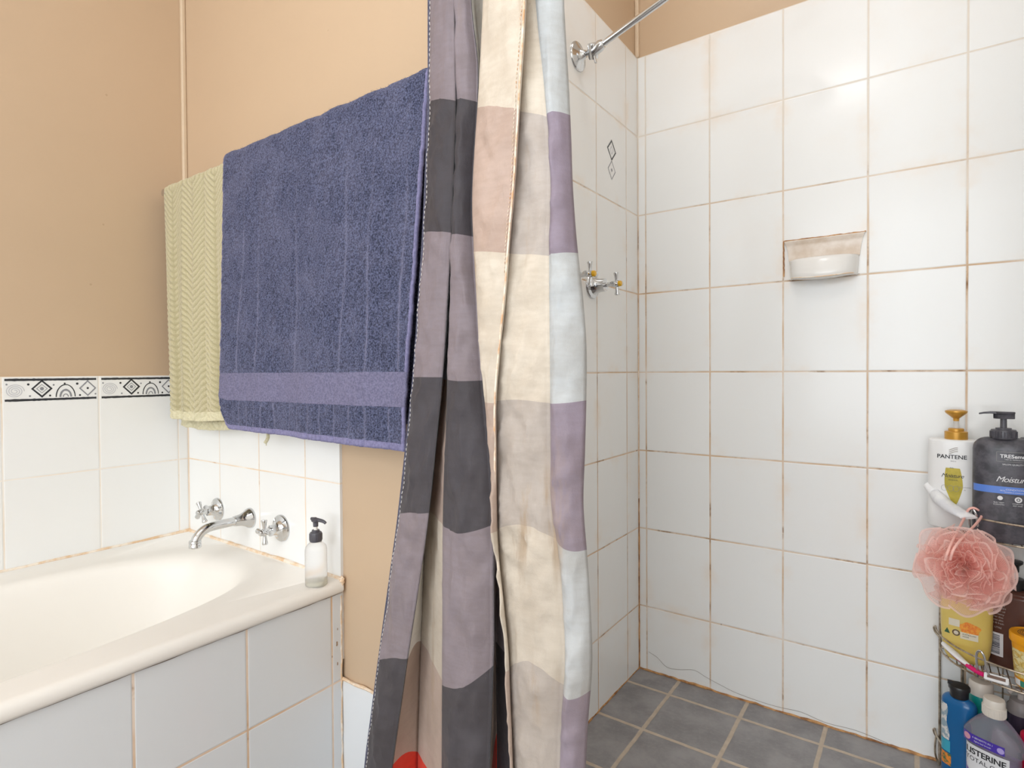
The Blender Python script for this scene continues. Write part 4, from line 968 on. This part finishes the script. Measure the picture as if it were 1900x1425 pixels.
for cxp in ((0.95, -0.25, 0.55), (0.9, -0.3, -0.25), (-0.85, -0.3, -0.5), (-0.9, -0.2, 0.35), (0.45, -0.4, -0.85)):   # loose outer frills
    n0 = Vector(cxp).normalized(); tg = n0.cross(Vector((0.2, -1, 0.1))).normalized()
    ruffle(n0, tg, 1.5, LR*0.45, LR*1.18, LR*0.12, 5, rr.uniform(0, 6))
o = mesh('net_ruffles', g, NET, sp_, merge=False, sharp=180)
uvl = o.data.uv_layers.new(name='UVMap')
uvl.data.foreach_set('uv', [c for l in o.data.loops for c in UVS[l.vertex_index]])
CORD = plain('pink_cord', '#f7beb2', 0.7, nscale=300, namt=0.1)
knot = lc+Vector((-0.030, -0.078, 0.030))
mesh('cord_loop', G().tube([knot, knot+Vector((0.008, 0.010, 0.026)), HK+Vector((-0.014, -0.016, -0.018)), HK+Vector((-0.006, -0.006, -0.001)), HK+Vector((0.006, -0.004, 0.001)), HK+Vector((0.014, -0.008, -0.016)), knot+Vector((0.018, 0.012, 0.030)), knot+Vector((0.008, 0.002, 0.002))], 0.0024, 10, sub=6), CORD, sp_)

# --- yellow bottle on the middle shelf
zM = SH['mid']+0.003
B4 = Bottle((0.0920, 1.668), radians(-7)); a4, b4, n4 = 0.0475, 0.027, 2.9
t = thing('soap_refill_bottle', 'translucent yellow bottle under the pink net sponge', 'bottle', (0.0920, 1.668, zM))
S4 = [(zM, a4-0.020, b4-0.010, n4), (zM+0.003, a4-0.013, b4-0.006, n4), (zM+0.012, a4-0.008, b4-0.003, n4), (zM+0.03, a4-0.004, b4-0.001, n4), (zM+0.06, a4-0.001, b4, n4), (zM+0.10, a4, b4, n4), (zM+0.135, a4, b4, n4), (zM+0.150, a4-0.004, b4-0.003, n4), (zM+0.160, a4-0.012, b4-0.010, n4), (zM+0.165, 0.018, 0.014, 2), (zM+0.176, 0.017, 0.014, 2)]
m = M('yellow_liquid_soap'); m.set(Base_Color=m.mix(m.noise(14, 3), srgb('#e3c45c'), srgb('#eed98a')), Roughness=0.18)
m.b.inputs['Transmission Weight'].default_value = 0.12; m.b.inputs['IOR'].default_value = 1.25; m.b.inputs['Subsurface Weight'].default_value = 0.25; m.b.inputs['Subsurface Radius'].default_value = (0.02, 0.015, 0.004)
mesh('bottle_body', B4.body(S4), m.m, t)
mesh('bottle_cap', G().lathe([(0.0, zM+0.175), (0.016, zM+0.175), (0.016, zM+0.196), (0.0, zM+0.197)], B4.c+(0,), seg=28), WHITE, t)
s4 = B4.skin(a4, b4, n4, 0.0008); s4b = B4.skin(a4, b4, n4, 0.0014)
patch(t, s4, -0.030, -0.010, zM+0.083, zM+0.099, plain('pale_label', '#e4dcc8', 0.4, nscale=60), 'label', label='pale label square')
m = M('orange_flower_print'); m.set(Base_Color=m.mix(m.smooth(m.noise(160, 4, 0.7), 0.35, 0.65), srgb('#f0a93a'), srgb('#e4762a')), Roughness=0.4)
patch(t, s4, 0, 0, 0, 0, m.m, 'printed_flower', 24, 3, lambda u, v: (0.008+0.019*v*cos(2*pi*u)*(1+0.12*sin(u*31)), zM+0.083+0.014*v*sin(2*pi*u)*(1+0.10*sin(u*25))), label='orange flower print')
patch(t, s4, 0, 0, 0, 0, plain('green_mark', '#3f6a4c', 0.4), 'printed_mark', 4, 4, lambda u, v: (-0.033+(2*u-1)*0.0055*(1-v), zM+0.063+0.012*v), label='green triangle mark')
disc(t, s4, -0.0165, zM+0.0685, 0.0072, plain('brown_ring', '#5b4a45', 0.4), r0=0.0048); disc(t, s4, -0.0165, zM+0.0685, 0.0040, plain('pale_centre', '#d8cfc0', 0.4))
patch(t, s4, -0.009, 0.023, zM+0.058, zM+0.073, plain('cream_strip', '#e6ddc6', 0.4, nscale=60), 'label', label='cream label strip')
letters(t, s4b, [('AUSTRALIAN', 0.0042, 0.007, zM+0.0675, {}), ('MADE', 0.0042, 0.001, zM+0.0625, {})], INK)

# --- brown pump bottle
B5 = Bottle((0.1765, 1.686), radians(-18)); a5, b5, n5 = 0.043, 0.026, 4.0
t = thing('brown_pump_bottle', 'dark brown pump bottle between the yellow bottle and yellow tub', 'bottle', (0.1765, 1.686, zM))
m = M('amber_brown_plastic'); m.set(Base_Color=m.mix(m.noise(10, 3), srgb('#3f2722'), srgb('#6a4335')), Roughness=0.18)
mesh('bottle_body', B5.body(secs(zM, 0.470, a5, b5, n5, 0.004, 0.020)), m.m, t)
KBL = plain('black_plastic', '#242325', 0.35, nscale=60)
c = B5.c+(0,)
mesh('pump_collar', G().lathe([(0.0, 0.468), (0.0185, 0.468), (0.019, 0.470), (0.019, 0.489), (0.017, 0.492), (0.0, 0.492)], c, seg=30), KBL, t)
mesh('pump_stem', G().lathe([(0.0, 0.491), (0.0065, 0.491), (0.0065, 0.508), (0, 0.508)], c, seg=16), WHITE, t)
g = G().lathe([(0.0, 0.507), (0.0085, 0.507), (0.0088, 0.520), (0.0150, 0.526), (0.0155, 0.531), (0.0, 0.533)], c, seg=24); g.tube([Vector((c[0], c[1], 0.528)), Vector((c[0]-0.012, c[1]-0.022, 0.528)), Vector((c[0]-0.017, c[1]-0.033, 0.523))], 0.0045, 10, sub=3)
mesh('pump_head', g, KBL, t)
s5 = B5.skin(a5, b5, n5, 0.0006); s5b = B5.skin(a5, b5, n5, 0.001)
LT5 = plain('print_warm_grey', '#bdb3ad', 0.45, nscale=150, bump=0)
lines = [(tx, 0.0054, -0.024, zz, {}) for tx, zz in (('RENEWING', 0.430), ('BODY WASH', 0.4235), ('with argan oil', 0.4165), ('rich creamy', 0.4095), ('lather that', 0.4025), ('leaves skin', 0.3955), ('soft & fresh', 0.3885), ('1 LITRE', 0.3785))]
letters(t, s5, lines, LT5, 'small_print')
disc(t, s5, -0.027, 0.443, 0.0055, LT5)
patch(t, s5, -0.0385, -0.0125, 0.316, 0.368, plain('barcode_white', '#e3e2e4', 0.4, nscale=100, bump=0), 'label', label='white barcode label')
g = G(); zz = 0.321
while zz < 0.362:
    hgt = rr.choice((0.0010, 0.0016, 0.0024)); g.grid(lambda u, v: s5b(-0.0365+0.018*u, zz+hgt*v), 6, 1); zz += hgt+rr.choice((0.0010, 0.0014))
mesh('barcode', g, plain('barcode_ink', '#343742', 0.5, nscale=100, bump=0), t)

# --- yellow tub
tx, ty = 0.1985, 1.606
t = thing('hair_mask_tub', 'round yellow tub with cream label on the caddy middle shelf', 'tub', (tx, ty, zM))
YO = plain('yellow_orange_plastic', '#f4a718', 0.32, nscale=30, namt=0.03, bump=0)
mesh('tub_body', G().lathe([(0.0, zM), (0.0265, zM), (0.0280, zM+0.002), (0.0345, zM+0.092), (0.0345, zM+0.096), (0.0, zM+0.096)], (tx, ty, 0), seg=56), YO, t)
mesh('lid', G().lathe([(0.0, zM+0.093), (0.0375, zM+0.093), (0.0385, zM+0.095), (0.0385, zM+0.109), (0.0370, zM+0.1115), (0.0335, zM+0.1120), (0.0325, zM+0.1105), (0.0, zM+0.1105)], (tx, ty, 0), seg=56), YO, t)
def tubskin(e):
    def f(u, z): 
        r = 0.0280+0.0065*min(1, max(0, (z-zM-0.002)/0.090))+e; a = u/0.031-pi/2; return Vector((tx+r*cos(a), ty+r*sin(a), z))
    return f
m = M('cream_patterned_label'); m.set(Base_Color=m.mix(m.smooth(m.noise(110, 3), 0.45, 0.6), srgb('#e6d9a2'), srgb('#d8b860')), Roughness=0.45)
patch(t, tubskin(0.0004), -0.046, 0.046, zM+0.022, zM+0.080, m.m, 'label', 40, 6, label='cream patterned label')
patch(t, tubskin(0.0008), -0.0405, -0.026, zM+0.004, zM+0.017, WHITE, 'label', 10, 2, label='white label patch'); patch(t, tubskin(0.0008), -0.026, 0.004, zM+0.003, zM+0.016, plain('teal_label', '#3f8f7a', 0.4), 'label', 14, 2, label='teal label patch')
g = G()
for k in range(4):
    for q in range(3): g.tube([tubskin(0.0007)(-0.034+0.019*k+0.0075*cos(i*pi/6), zM+0.033+0.0175*q+0.0065*sin(i*pi/6)) for i in range(12)], 0.0003, 5, closed=True)
mesh('label_pattern', g, plain('label_tan_ink', '#b99746', 0.5, nscale=90, bump=0), t)
g = G(); 
for k in range(5): g.tube([(tx+(0.010+0.0035*k)*cos(i*pi/14+1.4), ty+(0.010+0.0035*k)*sin(i*pi/14+1.4), zM+0.1108) for i in range(20)], 0.0006, 5)
mesh('lid_print', g, plain('lid_brown_ink', '#7a5a36', 0.5, nscale=90, bump=0), t)

# --- razor
t = thing('razor', 'pink and white razor lying at the front of the caddy middle shelf', 'razor', (0.09, 1.60, zM))
PK = plain('hot_pink_rubber', '#e0126f', 0.4, nscale=40); 
RP = [Vector(p) for p in ((0.0490, 1.652, zM+0.0310), (0.0640, 1.632, zM+0.0255), (0.0810, 1.614, zM+0.0175), (0.0960, 1.602, zM+0.0115), (0.1085, 1.593, zM+0.0085), (0.1180, 1.587, zM+0.0080))]
C_ = catmull(RP, 8); n_ = len(C_)
def shell(lo, hi, wid, off, thick, mat, name):
    R_ = []
    for i in range(lo, hi):
        dd = (C_[min(i+1, n_-1)]-C_[max(i-1, 0)]).normalized(); sd_ = dd.cross(Vector((0,0,1))).normalized(); f = (i-lo)/(hi-lo-1); ww = wid(f)
        R_.append([C_[i]+sd_*ww*cos(2*pi*j/16)+Vector((0,0,off+thick*sin(2*pi*j/16))) for j in range(16)])
    mesh(name, G().rings(R_), mat, t)
shell(0, 24, lambda f: 0.0026+0.0062*sin(pi*min(1, f*0.95+0.08))**0.7, 0.0030, 0.0042, WHITE, 'handle_back')
shell(2, 22, lambda f: 0.002+0.0040*sin(pi*f), -0.0015, 0.0026, plain('crimson_rubber', '#a3173f', 0.4), 'handle_underside')
shell(21, n_, lambda f: 0.0060-0.0006*f, 0.0015, 0.0048, PK, 'handle_grip')
hc = Vector((0.1375, 1.579, zM+0.0105)); hd = Vector((0.97, -0.10, -0.02)).normalized(); hn = Vector((-0.06, -0.80, 0.60)).normalized(); hs = hd.cross(hn).normalized()
def hb(x, y, z): return hc+hd*x+hs*y+hn*z
g = G(); g.rings([[hb(x, y, z) for x, y in ((-0.0205, -0.006), (-0.018, -0.0075), (0.018, -0.0075), (0.0205, -0.006), (0.0205, 0.006), (0.018, 0.0075), (-0.018, 0.0075), (-0.0205, 0.006))] for z in (-0.004, 0.003)])
hd_o = mesh('razor_head', g, WHITE, t, bevel=0.0012)
g = G(); g.rings([[hb(x, y, z) for x, y in ((-0.015, -0.0035), (0.015, -0.0035), (0.015, 0.0025), (-0.015, 0.0025))] for z in (0.0031, 0.0040)])
mesh('blade', g, plain('blade_steel', '#6d5a50', 0.3, metal=0.6), hd_o)
g = G().tube([RP[-1]+Vector((0, 0, 0.001)), RP[-1]+Vector((0.006, -0.005, 0.001)), hc-hn*0.003], 0.003, 8, sub=3); mesh('neck', g, PK, t)

# --- bottom shelf
zL = SH['low']+0.003
B6 = Bottle((0.0775, 1.618), radians(-28)); a6, b6, n6 = 0.0330, 0.0200, 2.5
t = thing('blue_bottle', 'deep blue bottle with black flip cap on the caddy bottom shelf', 'bottle', B6.c+(zL,))
BLU = plain('deep_blue_plastic', '#155f97', 0.22, nscale=8, namt=0.05, bump=0)
S6 = secs(zL, 0.226, a6, b6, n6, 0.005, 0.018)
mesh('bottle_body', B6.body(S6), BLU, t)
g = G().lathe([(0.0, 0.224), (0.0165, 0.224), (0.0172, 0.226), (0.0178, 0.242), (0.0200, 0.2425), (0.0202, 0.2475), (0.0190, 0.2500), (0.0, 0.2510)], B6.c+(0,), seg=36)
tb = B6.w((-0.017, -0.002, 0.249)); g.box((tb.x-0.005, tb.y-0.004, 0.2465), (tb.x+0.004, tb.y+0.004, 0.2530))
mesh('flip_cap', g, KBL, t)
s6 = B6.skin(a6, b6, n6, 0.0005)
m = M('bottle_picture_label'); m.set(Base_Color=m.mix(m.smooth(m.noise(60, 4, 0.6), 0.46, 0.52), srgb('#d8d6d2'), srgb('#8fa3ae')), Roughness=0.4)
patch(t, s6, 0, 0, 0, 0, m.m, 'label', 10, 14, lambda u, v: (-0.0325+0.022*u*(1-0.25*v+0.1*sin(v*9)), 0.125+0.080*v), label='pale label on the side')
patch(t, s6, -0.0325, -0.008, 0.098, 0.124, plain('teal_print', '#3fa6bf', 0.4), 'label', 10, 4, label='teal label stripe')
m = M('orange_fruit_print'); m.set(Base_Color=m.mix(m.smooth(m.noise(95, 3), 0.42, 0.58), srgb('#e58a35'), srgb('#3f6c4a')), Roughness=0.4)
patch(t, s6, -0.030, -0.006, 0.068, 0.095, m.m, 'printed_fruit', 8, 6, label='orange and green print')

t = thing('teal_bottle', 'teal bottle with round white cap behind the clear mouthwash', 'bottle', (0.1190, 1.668, zL))
mesh('bottle_body', G().lathe([(0.0, zL), (0.0220, zL), (0.0235, zL+0.003), (0.0235, 0.215), (0.0215, 0.222), (0.0, 0.223)], (0.1190, 1.668, 0), seg=40), plain('teal_plastic', '#189a92', 0.3, nscale=20), t)
mesh('bottle_cap', G().lathe([(0.0, 0.221), (0.0225, 0.221), (0.0228, 0.223), (0.0222, 0.247), (0.0195, 0.251), (0.0, 0.252)], (0.1190, 1.668, 0), seg=40), plain('cream_white_cap', '#e2d8cc', 0.35, nscale=40, namt=0.03), t)

B7 = Bottle((0.1330, 1.563), radians(-24)); a7, b7, n7 = 0.0455, 0.0270, 2.9
t = thing('mouthwash_bottle', 'clear mouthwash bottle with purple label on the caddy bottom shelf', 'bottle', B7.c+(zL,))
S7 = [(zL, a7-0.006, b7-0.006, n7), (zL+0.004, a7-0.001, b7-0.001, n7), (zL+0.01, a7, b7, n7), (0.130, a7, b7, n7), (0.160, a7-0.001, b7, n7), (0.164, a7+0.005, b7+0.003, n7), (0.185, a7+0.005, b7+0.003, n7), (0.197, a7-0.002, b7, n7), (0.214, a7-0.015, b7-0.003, 2.5), (0.224, 0.0205, 0.0195, 2.1), (0.227, 0.017, 0.017, 2), (0.232, 0.0165, 0.0165, 2)]
mesh('bottle_body', B7.body(S7), clear_mat('clear_lilac_plastic', '#dcd6e2', 0.10, 0.80), t)
mesh('liquid', B7.body([(zL+0.003, a7-0.008, b7-0.008, n7), (zL+0.012, a7-0.003, b7-0.003, n7), (0.128, a7-0.003, b7-0.003, n7), (0.150, a7-0.004, b7-0.003, n7)]), clear_mat('lilac_mouthwash', '#a98fc9', 0.05, 0.5), t)
g = G().lathe([(0.0, 0.229), (0.0195, 0.229), (0.0200, 0.231), (0.0200, 0.249), (0.0188, 0.250), (0.0188, 0.261), (0.0172, 0.2645), (0.0, 0.2655)], B7.c+(0,), seg=40)
for k in range(40):
    a = 2*pi*k/40; g.lathe([(0.0007, 0.2315), (0.0007, 0.2480)], (B7.c[0]+0.0200*cos(a), B7.c[1]+0.0200*sin(a), 0), seg=5)
mesh('bottle_cap', g, plain('ivory_cap', '#ddd5ca', 0.35, nscale=50, namt=0.03), t)
s7 = B7.skin(a7, b7, n7, 0.0007); s7b = B7.skin(a7, b7, n7, 0.0012); s7c = B7.skin(a7+0.005, b7+0.003, n7, 0.0010); s7d = B7.skin(a7+0.005, b7+0.003, n7, 0.0014)
patch(t, s7c, -0.046, 0.028, 0.1660, 0.1840, plain('violet_label', '#4a33a6', 0.35, nscale=60, namt=0.04, bump=0), 'label', 24, 3, label='violet label band')
patch(t, s7, -0.0445, 0.034, 0.050, 0.1590, plain('white_bottle_label', '#e2e2e4', 0.4, nscale=60, namt=0.02, bump=0), 'label', 26, 4, label='white label')
patch(t, s7b, 0, 0, 0, 0, plain('violet_print', '#6d55bd', 0.4, nscale=60), 'printed_swoosh', 16, 6, lambda u, v: (-0.044+0.078*u, 0.050+v*(0.062-0.050*min(1, u*1.8)+0.03*max(0, u-0.55))), label='violet swoosh at the label foot')
disc(t, s7d, -0.0375, 0.1750, 0.0068, plain('rose_mark', '#e0a3b4', 0.4)); disc(t, s7d, 0.0215, 0.1745, 0.0060, plain('lilac_mark', '#b6a6e2', 0.4))
letters(t, s7d, [('6 BENEFITS IN 1', 0.0052, -0.009, 0.1765, {}), ('fights bad breath', 0.0044, -0.009, 0.1700, {})], LW, 'small_print')
letters(t, s7b, [('LISTERINE', 0.0168, -0.006, 0.1405, dict(bold=0.0004, spacing=0.95)), ('TOTAL CARE', 0.0128, -0.004, 0.1255, {})], INK)

t = thing('dark_pump_bottle', 'dark purple bottle with clear pump top behind the mouthwash', 'bottle', (0.1850, 1.648, zL))
mesh('bottle_body', G().lathe([(0.0, zL), (0.0230, zL), (0.0250, zL+0.003), (0.0250, 0.200), (0.0240, 0.210), (0.0, 0.212)], (0.1850, 1.648, 0), seg=40), plain('dark_purple_plastic', '#3a3140', 0.25, nscale=20), t)
mesh('pump_collar', G().lathe([(0.0, 0.209), (0.0240, 0.209), (0.0240, 0.224), (0.0200, 0.229), (0.0190, 0.238), (0.0120, 0.240), (0.0, 0.240)], (0.1850, 1.648, 0), seg=36), clear_mat('smoky_clear_plastic', '#cfc6c4', 0.2, 0.6), t)
g = G().lathe([(0.0, 0.239), (0.0060, 0.239), (0.0060, 0.252), (0.0095, 0.255), (0.0095, 0.263), (0.0, 0.264)], (0.1850, 1.648, 0), seg=24); g.tube([(0.185, 1.648, 0.259), (0.170, 1.638, 0.259), (0.163, 1.633, 0.254)], 0.0042, 10, sub=3)
mesh('pump_head', g, clear_mat('cloudy_pump_plastic', '#ddd4cf', 0.25, 0.4), t)

t = thing('crimson_bottle', 'crimson bottle partly hidden beside the clear mouthwash', 'bottle', (0.1975, 1.573, zL))
B8 = Bottle((0.1975, 1.573), radians(-20)); mesh('bottle_body', B8.body(secs(zL, 0.206, 0.0220, 0.0160, 2.6, 0.004, 0.006)), plain('crimson_plastic', '#c8103c', 0.3, nscale=20), t)
mesh('bottle_cap', B8.body(secs(0.205, 0.225, 0.0130, 0.0120, 2.2, 0.001, 0.003)), WHITE, t)

# --- a long hair stuck to the tiles near the shower floor
t = tag(mesh('hair_strand', G().tube([(-0.700, YB-0.0022, 0.062), (-0.672, YB-0.0014, 0.052), (-0.640, YB-0.0012, 0.030), (-0.600, YB-0.0012, 0.034), (-0.555, YB-0.0012, 0.046), (-0.520, YB-0.0012, 0.036), (-0.480, YB-0.0012, 0.026), (-0.430, YB-0.0014, 0.016), (-0.36, YB-0.0014, 0.012), (-0.31, YB-0.0016, 0.0135), (-0.26, YB-0.0014, 0.018), (-0.20, YB-0.0014, 0.010), (-0.13, YB-0.0014, 0.014), (-0.06, YB-0.0014, 0.006)], 0.0004, 6, sub=5), plain('dark_hair', '#7d6c5e', 0.6), loc=(-0.4, YB, 0.03)), 'long loose hair stuck along the foot of the shower back wall', 'hair')

# ================================================================== LIGHT
def area(name, loc, rot, sx, sy, power, col):
    L = bpy.data.lights.new(name, 'AREA'); L.shape = 'RECTANGLE'; L.size = sx; L.size_y = sy; L.energy = power; L.color = col[:3]
    o = bpy.data.objects.new(name, L); COL.objects.link(o); o.location = loc; o.rotation_euler = rot; return o
area('added_window_fill', ((WX0+WX1)/2, ROOM_Y+0.02, (WZ0+WZ1)/2), (radians(90), 0, 0), WX1-WX0-0.1, WZ1-WZ0-0.1, 38, (0.87, 0.935, 1.0))  # area lamp added at the unseen window to fill the room from behind
m = M('lit_frosted_glass'); m.set(Base_Color=srgb('#f4f0e8'), Roughness=0.4); m.b.inputs['Emission Color'].default_value = srgb('#fff3e2')
m.put(m.b.inputs['Emission Strength'], m.math('ADD', 2.0, m.math('MULTIPLY', m.noise(5), 0.4)))
for lab, lx, ly, pw in (('round frosted ceiling lamp above the bathroom floor', -0.30, -0.05, 3.0), ('round frosted ceiling lamp inside the tiled shower', -0.42, 1.10, 1.5)):
    cl = thing('ceiling_light', lab, 'lamp', (lx, ly, CEIL), 'ceiling lamps')
    mesh('lamp_base', G().lathe([(0.15, 0), (0.15, -0.015), (0.0, -0.015)], (lx, ly, CEIL), seg=48), MT['ceil'], cl)
    mesh('lamp_diffuser', G().lathe([(0.14, -0.015), (0.14, -0.03), (0.11, -0.055), (0.05, -0.068), (0.0, -0.07)], (lx, ly, CEIL), seg=48), m.m, cl)
    L = area('ceiling_lamp_light', (lx, ly, CEIL-0.085), (0, 0, 0), 0.30, 0.30, pw, (0.98, 0.98, 1.0)); L.data.shape = 'DISK'
# photographer's flash bounced off the ceiling, by the camera
area('bounce_flash', (-0.25, -0.75, 1.55), (radians(172), 0, radians(35)), 0.25, 0.25, 8, (0.92, 0.96, 1.0))
w = bpy.data.worlds.new('World'); S.world = w; w.use_nodes = True
w.node_tree.nodes['Background'].inputs[0].default_value = (0.75, 0.85, 1.0, 1); w.node_tree.nodes['Background'].inputs[1].default_value = 0.6

# ================================================================== CAMERA
yaw, roll, pitch, F_PX = 0.6178, 0.0063, -0.0142, 1060.68
sa_, ca_, sp2, cp2, sr_, cr_ = sin(yaw), cos(yaw), sin(pitch), cos(pitch), sin(roll), cos(roll)
D_ = Vector((-sa_, ca_, 0)); Z_ = Vector((0, 0, 1)); R0 = Vector((ca_, sa_, 0))
Fw = D_*cp2+Z_*sp2; U0 = D_*(-sp2)+Z_*cp2; Rt = R0*cr_-U0*sr_; Up = R0*sr_+U0*cr_
cam = bpy.data.cameras.new('Camera'); co = bpy.data.objects.new('Camera', cam); COL.objects.link(co)
mt = Matrix.Identity(4)
for i in range(3): mt[i][0], mt[i][1], mt[i][2] = Rt[i], Up[i], -Fw[i]
mt.translation = Vector((0, 0, CAMZ)); co.matrix_world = mt
cam.sensor_fit = 'HORIZONTAL'; cam.sensor_width = 36; cam.lens = 36*F_PX/1900; cam.shift_y = -7.95/1900; cam.clip_start = 0.02
S.camera = co
vs = S.view_settings; S.display_settings.display_device = 'sRGB'
vs.view_transform = 'Standard'; vs.look = 'None'; vs.gamma = 1; vs.use_curve_mapping = False; vs.exposure = 0.20
S.cycles.max_bounces = 10; S.cycles.diffuse_bounces = 6; S.cycles.transparent_max_bounces = 24; S.cycles.sample_clamp_indirect = 6
